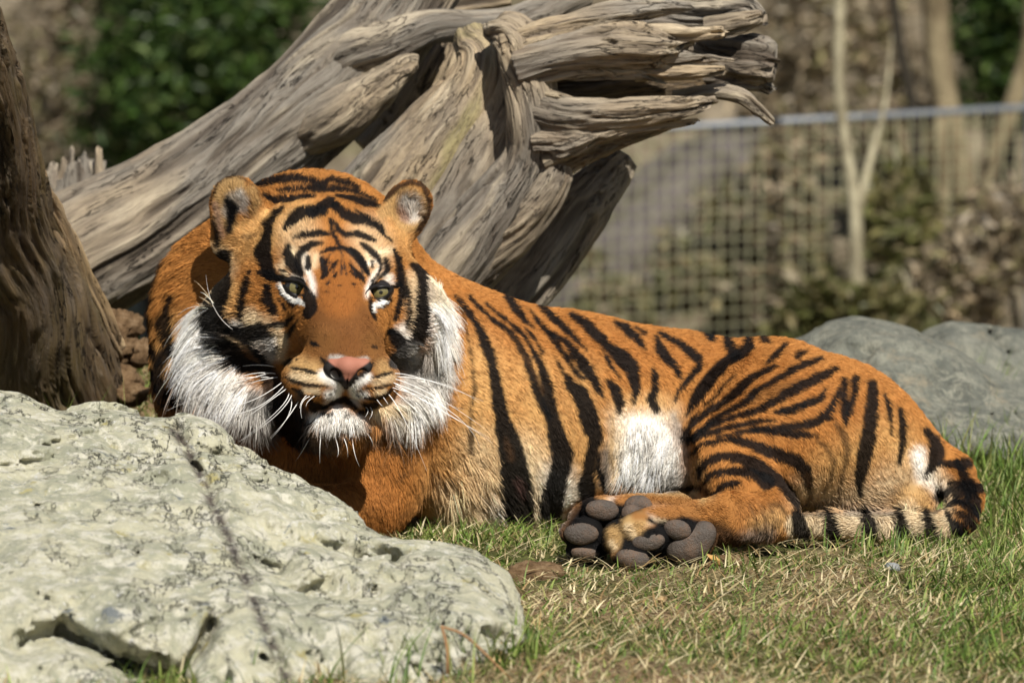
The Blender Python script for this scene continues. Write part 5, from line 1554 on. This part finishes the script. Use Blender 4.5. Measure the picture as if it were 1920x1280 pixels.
# ================================================================== wire fence, trees and shrubs beyond
steel = Mat('galvanised_steel', .5, .5); steel.color((.19, .205, .22)); steel.b.inputs['Metallic'].default_value = .3
wirem = Mat('fence_wire', .55, .4); wirem.color(wirem.mix(wirem.noise(wirem.obj(), 3, 3), (.17, .165, .10), (.25, .24, .13)))
def rod(name, a, b, r, mat, parent, sides=8):
    a = np.asarray(a, float); b = np.asarray(b, float)
    t = (b - a) / np.linalg.norm(b - a)
    x = np.cross(t, [0.3, .9, .1]); x /= np.linalg.norm(x); y = np.cross(t, x)
    an = np.arange(sides) / sides * 2 * np.pi
    ring = np.cos(an)[:, None] * x + np.sin(an)[:, None] * y
    v = np.vstack([a + ring * r, b + ring * r])
    q = [(j, (j + 1) % sides, sides + (j + 1) % sides, sides + j) for j in range(sides)]
    q = [(j, sides + j, sides + (j + 1) % sides, (j + 1) % sides) for j in range(sides)]
    tr = [(0, j, j + 1) for j in range(1, sides - 1)] + [(sides, sides + j + 1, sides + j) for j in range(1, sides - 1)]
    return mesh_np(name, v, q, tr, mat, parent)
FA = P(820, 264, 5.75 + BG); FB = P(1930, 202, 6.25 + BG)          # ends of the top rail
fdir = FB - FA; flen = np.linalg.norm(fdir); fdir = fdir / flen
fence = empty('wire_fence', (FA[0], FA[1], -1.12))
tag(fence, 'low wire mesh fence with a steel top rail behind the boulders', 'fence')
rod('top_rail', FA - fdir * .2, FB + fdir * .6, .0115, steel.m, fence, 14)
FH = 1.26
for p_ in (FA - fdir * .1, FB + fdir * .012):
    rod('post', p_ + np.array([0, 0, .06 if p_[0] > 0.5 else .0]), p_ - np.array([0, 0, FH + .1]), .022, steel.m, fence, 12)
cell = .0424
nw = int(flen / cell)
for k in range(nw):
    p_ = FA + fdir * (k + .5) * cell
    rod('vertical_wire', p_ - np.array([0, .012, .0]), p_ - np.array([0, .012, FH - .02]), .0021, wirem.m, fence, 5)
for k in range(1, int(FH / cell)):
    o_ = np.array([0, .0075, k * cell])
    rod('horizontal_wire', FA - o_, FB - o_, .0021, wirem.m, fence, 5)

bark = Mat('pale_bark', .9, .2)
bo = bark.obj()
bark.color(bark.mix(bark.ramp(bark.noise(bark.mapping(bo, (1, 1, .35)), 26, 6, .7), [(.4, (0, 0, 0)), (.6, (1, 1, 1))]), (.17, .145, .09), (.40, .36, .24)))
bark.bump(bark.noise(bo, 40, 6), .01, .8)
bark2 = Mat('tan_bark', .9, .2)
bo = bark2.obj()
bark2.color(bark2.mix(bark2.ramp(bark2.noise(bark2.mapping(bo, (1, 1, .3)), 18, 6, .7), [(.4, (0, 0, 0)), (.62, (1, 1, 1))]), (.12, .092, .052), (.27, .22, .13)))
bark2.bump(bark2.noise(bo, 40, 6), .01, .8)
def stem(name, pts, parent, mat, nl=40, na=14, seed=0):
    arr = np.array([[*P(u, v, d + (BG if d > 5 else 0)), R(r, d + (BG if d > 5 else 0))] for u, v, d, r in pts])
    return stem_w(name, arr, parent, mat, nl, na, seed)
def stem_w(name, arr, parent, mat, nl=24, na=10, seed=0):
    c = catmull(arr, nl)
    ctr, rad = c[:, :3], np.maximum(c[:, 3], .001)
    tan = np.gradient(ctr, axis=0); tan /= np.linalg.norm(tan, axis=1, keepdims=True)
    ref = np.array([.13, .97, .2])
    a1 = np.cross(tan, ref); a1 /= np.linalg.norm(a1, axis=1, keepdims=True); a2 = np.cross(tan, a1)
    th = np.linspace(0, 2 * np.pi, na, endpoint=False)
    r = rad[:, None] * (1 + .14 * fbm(np.stack([ctr[:, 2:3] * 14 + 0 * th, np.cos(th)[None] + 0 * rad[:, None], np.sin(th)[None] + 0 * rad[:, None]], -1), 3, seed))
    r[-1] *= .2
    V = ctr[:, None] + a1[:, None] * (r * np.cos(th))[..., None] + a2[:, None] * (r * np.sin(th))[..., None]
    idx = np.arange(nl * na).reshape(nl, na)
    q = np.stack([idx[:-1], idx[1:], np.roll(idx, -1, 1)[1:], np.roll(idx, -1, 1)[:-1]], -1).reshape(-1, 4)
    return mesh_np(name, V.reshape(-1, 3), q, None, mat, parent)

def tree(name, label, pts, forks, mat, seed):
    base = P(pts[-1][0], pts[-1][1], pts[-1][2] + BG)
    root = empty(name, tuple(base))
    tag(root, label, 'tree')
    stem('trunk', pts[::-1], root, mat, seed=seed)
    for f in forks: stem('branch', f, root, mat, 30, 10, seed=seed + 1)
    return root
def leaves(name, centres, size, parent, mat, seed, ncol=None, cols=None, flat=.3):
    """many single folded leaves round given twig points"""
    rg = np.random.default_rng(seed)
    n = len(centres)
    ax = rg.normal(0, 1, (n, 3)); ax[:, 2] = ax[:, 2] * .6 - .1; ax /= np.linalg.norm(ax, axis=1, keepdims=True)
    up = rg.normal(0, 1, (n, 3)); up[:, 2] = np.abs(up[:, 2]) + .6
    sd = np.cross(ax, up); sd /= np.linalg.norm(sd, axis=1, keepdims=True)
    nr = np.cross(sd, ax)
    L = size * (.6 + .8 * rg.random(n))[:, None]; W = L * .38
    c = centres
    v = np.stack([c, c + ax * L * .45 + sd * W * .5 + nr * W * .25, c + ax * L, c + ax * L * .45 - sd * W * .5 + nr * W * .25, c + ax * L * .5], 1).reshape(-1, 3)
    b = (np.arange(n) * 5)[:, None]
    tr = np.concatenate([b + np.array([[0, 1, 4]]), b + np.array([[1, 2, 4]]), b + np.array([[2, 3, 4]]), b + np.array([[3, 0, 4]])])
    cl = np.repeat(cols[rg.integers(0, len(cols), n)] * np.exp(rg.normal(0, .25, (n, 1))), 5, 0)
    return mesh_np(name, v, None, tr, mat, parent, smooth_shade=False, attrs={'col': cl})
leaf_m = Mat('leaf', .45, .4); leaf_m.color(leaf_m.attr('col', 'Color'))
tl = leaf_m.node('BsdfTranslucent'); leaf_m.link(leaf_m.attr('col', 'Color'), tl.inputs[0])
mx = leaf_m.node('MixShader'); mx.inputs[0].default_value = .3
leaf_m.link(leaf_m.b.outputs[0], mx.inputs[1]); leaf_m.link(tl.outputs[0], mx.inputs[2])
leaf_m.link(mx.outputs[0], leaf_m.t.nodes['Material Output'].inputs['Surface'])

tree('sapling_tree', 'slim pale-barked forked sapling rising in front of the fence rail', [(1568, -260, 5.55, 11), (1572, -60, 5.55, 11), (1573, 60, 5.55, 12), (1574, 160, 5.55, 12), (1580, 240, 5.55, 11), (1594, 330, 5.55, 12), (1604, 410, 5.55, 13), (1605, 520, 5.55, 14), (1600, 760, 5.55, 20), (1598, 1260, 5.55, 24)],
     [[(1606, 420, 5.55, 9), (1622, 340, 5.56, 8), (1642, 260, 5.62, 6), (1660, 190, 5.8, 4), (1668, 120, 5.9, 2.5), (1672, 60, 6, 1.5)]], bark.m, 5)
tree('tree', 'thick tan tree trunk standing beyond the fence rail', [(1738, -420, 7.4, 24), (1750, -100, 7.4, 27), (1757, 60, 7.4, 27), (1768, 160, 7.4, 26), (1786, 250, 7.4, 25), (1802, 330, 7.4, 24), (1812, 460, 7.4, 25), (1815, 800, 7.4, 28)],
     [[(1770, 180, 7.4, 16), (1762, 260, 7.3, 14), (1770, 330, 7.3, 12), (1764, 460, 7.3, 10)]], bark2.m, 9)
tree('tree', 'tan tree slanting behind the right end of the wire mesh'.replace('right ', ''), [(1950, -200, 7.9, 16), (1935, 60, 7.9, 18), (1905, 180, 7.9, 18), (1868, 280, 7.9, 18), (1850, 380, 7.9, 18), (1846, 560, 7.9, 20), (1846, 860, 7.9, 22)], [], bark2.m, 12)
dkb = Mat('dark_bark', .95, .1); dkb.color((.035, .03, .022))
tree('tree', 'thin dark tree stem between the pale sapling and the thick trunk', [(1660, -200, 9.0, 10), (1680, 40, 9.0, 11), (1698, 140, 9.0, 12), (1712, 220, 9.0, 12), (1716, 420, 9.0, 13), (1718, 700, 9, 14)], [], dkb.m, 14)

GREENS = np.array([[.030, .060, .010], [.045, .085, .014], [.060, .105, .020], [.022, .045, .010], [.085, .12, .03]])
OLIVES = np.array([[.13, .135, .042], [.19, .17, .065], [.10, .105, .035], [.25, .21, .11]])
DRYS = np.array([[.28, .215, .13], [.37, .30, .205], [.19, .15, .095], [.33, .28, .20], [.23, .205, .095]])
def shrub(name, label, blobs, n, size, cols, seed, group=None, cat='shrub', twig=dkb):
    """blobs: (u, v, depth, radius px); leaves hang in clumps on a fan of stems"""
    rg = np.random.default_rng(seed)
    blobs = [(u, v, d + BG, r) for u, v, d, r in blobs]
    bx = P(*blobs[0][:3])
    zg = float(ground_z(bx[0], bx[1]))
    root = empty(name, (bx[0], bx[1], zg))
    tag(root, label, cat, group)
    pts = []
    wts = np.array([b[3] ** 2 for b in blobs], float); wts /= wts.sum()
    for (u, v, d, r), w in zip(blobs, wts):
        c = P(u, v, d); rr = R(r, d)
        k = max(int(n * w / 26), 1)
        cl = rg.normal(0, 1, (k, 3)); cl = cl / np.linalg.norm(cl, axis=1, keepdims=True) * (rg.random((k, 1)) ** .45) * rr
        cl = cl + c
        p = np.repeat(cl, 26, 0) + rg.normal(0, .16, (k * 26, 3)) * rr
        pts.append(p)
        arr = np.array([[bx[0], bx[1], zg - .05, .022], [*((np.array([bx[0], bx[1], zg]) * .4 + c * .6) + rg.normal(0, .05, 3)), .014], [*c, .006], [*(c + (c - np.array([bx[0], bx[1], zg])) * .2), .003]])
        stem_w('stem', arr, root, twig.m, 18, 7, seed)
    leaves('foliage', np.concatenate(pts), size, root, leaf_m.m, seed, cols=cols)
    return root
shrub('evergreen_shrub', 'dense dark evergreen shrub with glossy leaves above the driftwood trunk',
      [(330, 330, 8.6, 130), (240, 120, 8.6, 110), (330, 180, 8.4, 130), (430, 110, 8.3, 120), (500, 30, 8.5, 110), (350, 20, 8.6, 130), (230, 250, 8.7, 100), (430, 240, 8.6, 110), (540, -60, 8.7, 110), (260, -60, 8.8, 120), (420, -80, 8.6, 130)], 15000, .055, GREENS, 5)
shrub('evergreen_shrub', 'dark green shrub high on the slope behind the thick trunk',
      [(1880, 160, 9.6, 90), (1850, 60, 9.6, 90), (1930, 80, 9.6, 100), (1900, -40, 9.6, 110), (1960, 180, 9.6, 80)], 5000, .055, GREENS, 6)
for k, (lab, blobs, n, cols) in enumerate((
    ('olive bush growing through the fence beside the pale sapling', [(1690, 470, 5.9, 70), (1660, 420, 6.0, 60), (1720, 400, 6.1, 60), (1700, 540, 5.9, 80), (1680, 330, 6.2, 50)], 2600, OLIVES),
    ('brown leafless brush in front of the slanting tree', [(1840, 520, 5.4, 90), (1900, 470, 5.5, 90), (1780, 560, 5.4, 80), (1870, 400, 5.7, 70)], 2600, DRYS),
    ('low olive weeds at the foot of the pale sapling', [(1560, 580, 5.2, 60), (1620, 590, 5.2, 60), (1500, 620, 5.2, 60), (1680, 600, 5.2, 60)], 2200, OLIVES),
    ('tangled dry brush on the slope above the pinkish boulder', [(1500, 130, 10.0, 90), (1440, 200, 10.0, 70), (1540, 60, 10.2, 90), (1480, 20, 10.2, 80)], 2600, DRYS),
    ('dark undergrowth beside the pinkish boulder behind the mesh', [(1420, 470, 8.3, 70), (1470, 420, 8.4, 70), (1400, 540, 8.2, 80), (1350, 400, 8.2, 46), (1500, 500, 8.3, 80), (1320, 520, 8.1, 60)], 3200, np.concatenate([OLIVES * 1.15, DRYS])),
    ('twiggy brown brush where the dark gap opens behind the mesh', [(1470, 330, 8.0, 60), (1455, 420, 8.0, 60), (1490, 260, 8.1, 60), (1440, 540, 8.0, 60)], 2200, DRYS),
    ('thin dry brush in front of the pinkish boulder behind the mesh', [(1190, 560, 7.6, 60), (1120, 590, 7.6, 50), (1240, 470, 7.7, 40), (1100, 500, 7.7, 36)], 700, np.concatenate([OLIVES, DRYS])),
    ('brown brush between the sapling and the thick trunk', [(1650, 120, 10.2, 90), (1700, 240, 9.8, 80), (1640, 260, 9.8, 70), (1620, 40, 10.4, 90)], 2600, DRYS),
    ('grey-brown brush on the slope beside the evergreen shrub', [(60, 120, 10.4, 130), (120, 10, 10.6, 130), (20, 260, 10.2, 120), (140, 240, 10.2, 90)], 3000, DRYS * .8))):
    shrub('bush', lab, blobs, n, .06, cols, 30 + k, cat='bush')
# ================================================================== grass: blades, dry straw, tall tufts
def blades(name, base, length, width, lean, az, cols, mat, seg=3, curl=.6):
    """base (n,3), lean angle from upright, az heading; one tapering bent blade each"""
    n = len(base)
    h = np.stack([np.cos(az), np.sin(az), 0 * az], 1)
    side = np.stack([-np.sin(az + .5), np.cos(az + .5), 0 * az], 1)
    p = base.copy(); ang = lean.copy()
    rings = []
    for k in range(seg + 1):
        w = width * (1 - (k / seg) ** 1.6)
        if k < seg:
            rings.append(p - side * w[:, None] * .5); rings.append(p + side * w[:, None] * .5)
        else:
            rings.append(p.copy())
        st = length / seg
        p = p + h * (np.sin(ang) * st)[:, None] + np.array([0, 0, 1.0]) * (np.cos(ang) * st)[:, None]
        ang = ang + curl * (.4 + RNG.random(n)) / seg * 1.6
    V = np.stack(rings, 1)
    m = V.shape[1]
    V[..., 2] = np.maximum(V[..., 2], (ground_z(V[..., 0], V[..., 1]) + .001))
    b = (np.arange(n) * m)[:, None]
    q = np.concatenate([b + np.array([[2 * k, 2 * k + 1, 2 * k + 3, 2 * k + 2]]) for k in range(seg - 1)])
    t = b + np.array([[2 * seg - 2, 2 * seg - 1, 2 * seg]])
    C = np.repeat(cols, m, 0)
    o = mesh_np(name, V.reshape(-1, 3), q, t, mat, None, smooth_shade=True, attrs={'col': C})
    return o
grass_m = Mat('grass_blade', .55, .3); grass_m.color(grass_m.attr('col', 'Color'))
tl2 = grass_m.node('BsdfTranslucent'); grass_m.link(grass_m.attr('col', 'Color'), tl2.inputs[0])
mx2 = grass_m.node('MixShader'); mx2.inputs[0].default_value = .28
grass_m.link(grass_m.b.outputs[0], mx2.inputs[1]); grass_m.link(tl2.outputs[0], mx2.inputs[2])
grass_m.link(mx2.outputs[0], grass_m.t.nodes['Material Output'].inputs['Surface'])
GG = np.array([[.11, .18, .030], [.15, .22, .040], [.08, .14, .024], [.20, .25, .058], [.25, .255, .085]])
SS = np.array([[.56, .46, .25], [.44, .34, .17], [.66, .57, .35], [.33, .22, .10], [.48, .41, .23]])

def scatter(n, x0, x1, y0, y1):
    x = RNG.uniform(x0, x1, n); y = RNG.uniform(y0, y1, n)
    w = np.stack([x, y, ground_z(x, y)], 1)
    l = w2l(w + np.array([0, 0, .012]))
    okb = body_f.sample(l) > .012
    inb = np.all((l > body_f.lo) & (l < body_f.lo + (body_f.n - 1) * body_f.h), axis=1)
    ok = okb | ~inb
    r = rock_a_f
    inr = np.all((l > r.lo) & (l < r.lo + (r.n - 1) * r.h), axis=1)
    ok &= ~(inr & (r.sample(l) < .01))
    return w[ok]
def patch(w, f=2.6, seed=70):
    return fbm(np.stack([w[:, 0] * f, w[:, 1] * f, 0 * w[:, 0]], -1), 3, seed)
def bare_earth(w):
    """0..1 where the soil shows: scuffed patches round the paws and beside the boulder"""
    u, v = l2px(w2l(w))
    b = np.zeros(len(w))
    for (a, c, ru, rv, s) in ((1520, 1035, 130, 16, .9), (1000, 1085, 70, 22, .85), (1400, 1060, 90, 20, .6), (1000, 1230, 60, 24, .4), (1250, 1250, 140, 30, .35), (1880, 990, 60, 20, .4)):
        b = np.maximum(b, s * np.exp(-((u - a) / ru) ** 2 - ((v - c) / rv) ** 2))
    return b
# short turf
w = scatter(140000, -1.15, 1.25, -1.75, 1.7)
pt = patch(w); be = bare_earth(w)
u_, v_ = l2px(w2l(w))
gness = smooth(-.35, .45, pt + .25 * patch(w, 9, 77) + .30 * smooth(1500, 1850, u_) - .12)
keepg = RNG.random(len(w)) < (.46 + .54 * gness) * (1 - be)
w = w[keepg]; gness = gness[keepg]; n = len(w)
ln = (.014 + .034 * RNG.random(n) ** 1.8) * (.65 + .7 * gness)
_l = w2l(w + np.array([0, 0, .03])); _in = np.all((_l > body_f.lo) & (_l < body_f.lo + (body_f.n - 1) * body_f.h), axis=1)
ln = np.where(_in & (body_f.sample(_l) < .07), ln * .6, ln)
cg = GG[RNG.integers(0, len(GG), n)] * np.exp(RNG.normal(0, .22, (n, 1)))
dryf = (RNG.random(n) < .10 + .25 * (1 - gness))[:, None]
cg = np.where(dryf, SS[RNG.integers(0, len(SS), n)] * .9, cg)
g1 = blades('grass', w, ln, .0018 + .0022 * RNG.random(n), .25 + .8 * RNG.random(n), RNG.uniform(0, 6.283, n), cg, grass_m.m)
tag(g1, 'short green turf around the tiger and the boulders', 'grass', kind='stuff')
# dry straw lying in the turf
w = scatter(52000, -1.15, 1.25, -1.75, 1.5)
pt = patch(w); be = bare_earth(w)
kp = RNG.random(len(w)) < (.62 - .45 * pt) * (1 - .55 * be)
w = w[kp]; n = len(w)
w[:, 2] += .002 + .012 * RNG.random(n)
cs_ = SS[RNG.integers(0, len(SS), n)] * np.exp(RNG.normal(0, .2, (n, 1)))
g2 = blades('straw', w, .018 + .040 * RNG.random(n) ** 1.4, .0014 + .0020 * RNG.random(n), 1.0 + .5 * RNG.random(n), RNG.uniform(0, 6.283, n), cs_, grass_m.m, curl=.25)
tag(g2, 'dry straw-coloured dead grass lying in the turf', 'straw', kind='stuff')
# taller grass: by the far boulder, at the foot of the near one, single blades
def tall(spots, seed):
    out = []
    for (u, v, n, ru, rv, l0, l1) in spots:
        uu = RNG.normal(u, ru, n); vv = RNG.normal(v, rv, n)
        g = np.array([on_ground(a, min(max(b, 790), 1330)) for a, b in zip(uu, vv)])
        out.append(np.concatenate([g, RNG.uniform(l0, l1, (n, 1))], 1))
    return np.concatenate(out)
tp = tall([(1850, 905, 420, 38, 22, .05, .12), (1800, 890, 160, 24, 16, .06, .13), (1900, 880, 300, 36, 22, .05, .13), (1930, 960, 400, 50, 40, .03, .08), (1830, 860, 90, 24, 12, .10, .19), (1890, 930, 300, 60, 30, .03, .07),
           (770, 1275, 46, 50, 16, .04, .10), (900, 1262, 60, 50, 16, .03, .08), (980, 1240, 90, 26, 20, .03, .06), (560, 1300, 8, 60, 8, .06, .12), (1520, 1012, 26, 60, 12, .03, .06), (1360, 1075, 60, 60, 12, .02, .045), (1700, 1030, 120, 80, 14, .025, .055)], 3)
w = tp[:, :3].copy(); w[:, 2] = ground_z(w[:, 0], w[:, 1])
l = w2l(w + np.array([0, 0, .012]))
ok = body_f.sample(l) > .008
w = w[ok]; ln = tp[ok, 3]; n = len(w)
cg = GG[RNG.integers(0, len(GG), n)] * np.exp(RNG.normal(0, .2, (n, 1)))
g3 = blades('tall_grass', w, ln, .0022 + .0022 * RNG.random(n), .05 + .45 * RNG.random(n), RNG.uniform(0, 6.283, n), cg, grass_m.m, seg=4, curl=.5)
tag(g3, 'taller fresh green grass growing against the grey-green boulder and the turf edges', 'grass', kind='stuff')
# weeds by the earth clods
wl = []
for (u, v, d, k) in ((105, 745, .30, 14), (262, 715, .36, 14), (125, 735, .34, 10), (270, 740, .32, 12), (180, 760, .3, 8)):
    p0 = P(u, v + 25, d)
    wl.append(np.tile(p0, (k, 1)) + RNG.normal(0, .012, (k, 3)) * np.array([1, 1, 0]))
w = np.concatenate(wl); n = len(w)
w[:, 2] = np.maximum(ground_z(w[:, 0], w[:, 1]), 0)
cg = GG[RNG.integers(0, len(GG), n)]
g4 = blades('weed_tuft', w, .10 + .10 * RNG.random(n), .0035 + .002 * RNG.random(n), .05 + .35 * RNG.random(n), RNG.uniform(0, 6.283, n), cg, grass_m.m, seg=4, curl=.5)
tag(g4, 'shaded green grass tuft growing among the brown earth clods', 'grass', kind='stuff')

# ------------------------------------------------------------------ litter: leaves, twigs, pebbles
lit_m = Mat('dead_leaf', .7, .2)
lo_ = lit_m.obj()
lit_m.color(lit_m.mix(lit_m.noise(lo_, 120, 4), (.34, .17, .045), (.55, .36, .13)))
def dead_leaf(c, size, az, seed, mat, label, upright=0.0):
    rg = np.random.default_rng(seed)
    t = np.linspace(0, 1, 9); w = np.sin(np.pi * t ** .8) * .32 * size
    e = np.array([math.cos(az) * math.cos(upright), math.sin(az) * math.cos(upright), math.sin(upright)]); sd = np.array([-math.sin(az), math.cos(az), 0.0]); up = np.cross(e, sd)
    V = []
    for k in range(9):
        m = c + e * t[k] * size + up * size * .16 * math.sin(t[k] * 3 + seed)
        for j in (-1, -.5, 0, .5, 1):
            V.append(m + sd * w[k] * j + up * (size * (.22 * abs(j) ** 1.6 + .03 * rg.normal())))
    V = np.array(V)
    q = [(k * 5 + j, k * 5 + j + 1, k * 5 + j + 6, k * 5 + j + 5) for k in range(8) for j in range(4)]
    th_ = V + up * .0012
    nn = len(V)
    V2 = np.vstack([V, th_]); q2 = q + [tuple(nn + x for x in r[::-1]) for r in q]
    o = mesh_np('dead_leaf', V2, q2, None, mat, None, origin=c)
    tag(o, label, 'leaf')
def gpt(u, v, dz=.004):
    g = on_ground(u, v); g[2] = ground_z(g[0], g[1]) + dz
    return g
dead_leaf(gpt(1320, 1062, .008), .030, .4, 2, lit_m.m, 'curled orange dead leaf on the bare earth below the hind paws')
dead_leaf(gpt(1350, 1075, .008), .026, 2.4, 5, lit_m.m, 'ragged brown dead leaf lying next to the curled orange one')
tan_leaf = Mat('tan_leaf', .7, .2); tan_leaf.color(tan_leaf.mix(tan_leaf.noise(tan_leaf.obj(), 90, 4), (.30, .20, .09), (.48, .36, .20)))
dead_leaf(P(118, 745, .40), .050, math.pi - .2, 9, tan_leaf.m, 'pale tan dead leaf standing upright among the earth clods', 1.0)
dead_leaf(gpt(1240, 1140, .006), .022, 1.4, 12, tan_leaf.m, 'small pale dead leaf in the turf below the near hind paw')
peb_m = Mat('pebble', .7, .3); peb_m.color(peb_m.mix(peb_m.noise(peb_m.obj(), 80, 4), (.14, .15, .15), (.28, .29, .29)))
pe = lump_mesh('pebble', gpt(1672, 1082, .006), .010, peb_m.m, 9, (1.2, 1, .8), .3); tag(pe, 'small grey pebble in the grass in front of the tail', 'pebble')
cl2 = lump_mesh('earth_clod', gpt(1005, 1085, .004), .030, clod_m.m, 31, (1.5, 1, .6), .4); tag(cl2, 'flat tan clod of earth in the turf beside the pale green boulder', 'clod')
cl3 = lump_mesh('earth_clod', gpt(1372, 1066, .002), .022, clod_m.m, 37, (1.5, 1, .6), .5); tag(cl3, 'small brown clod of earth by the dead leaves under the hind paw', 'clod')
twig_m = Mat('twig', .8, .2); twig_m.color((.30, .17, .08))
tw = empty('dry_twig', tuple(gpt(832, 1262)))
tag(tw, 'thin reddish dry twig arching in front of the pale boulder\'s base', 'twig')
D_ = -1.42
stem('stem', [(840, 1262, D_, 3.2), (838, 1215, D_, 3), (830, 1180, D_, 2.6), (826, 1172, D_, 2)], tw, twig_m.m, 24, 8)
stem('stem', [(828, 1174, D_, 2.6), (870, 1190, D_ + .01, 2.6), (920, 1235, D_ + .02, 2.4), (965, 1280, D_ + .02, 2)], tw, twig_m.m, 24, 8)
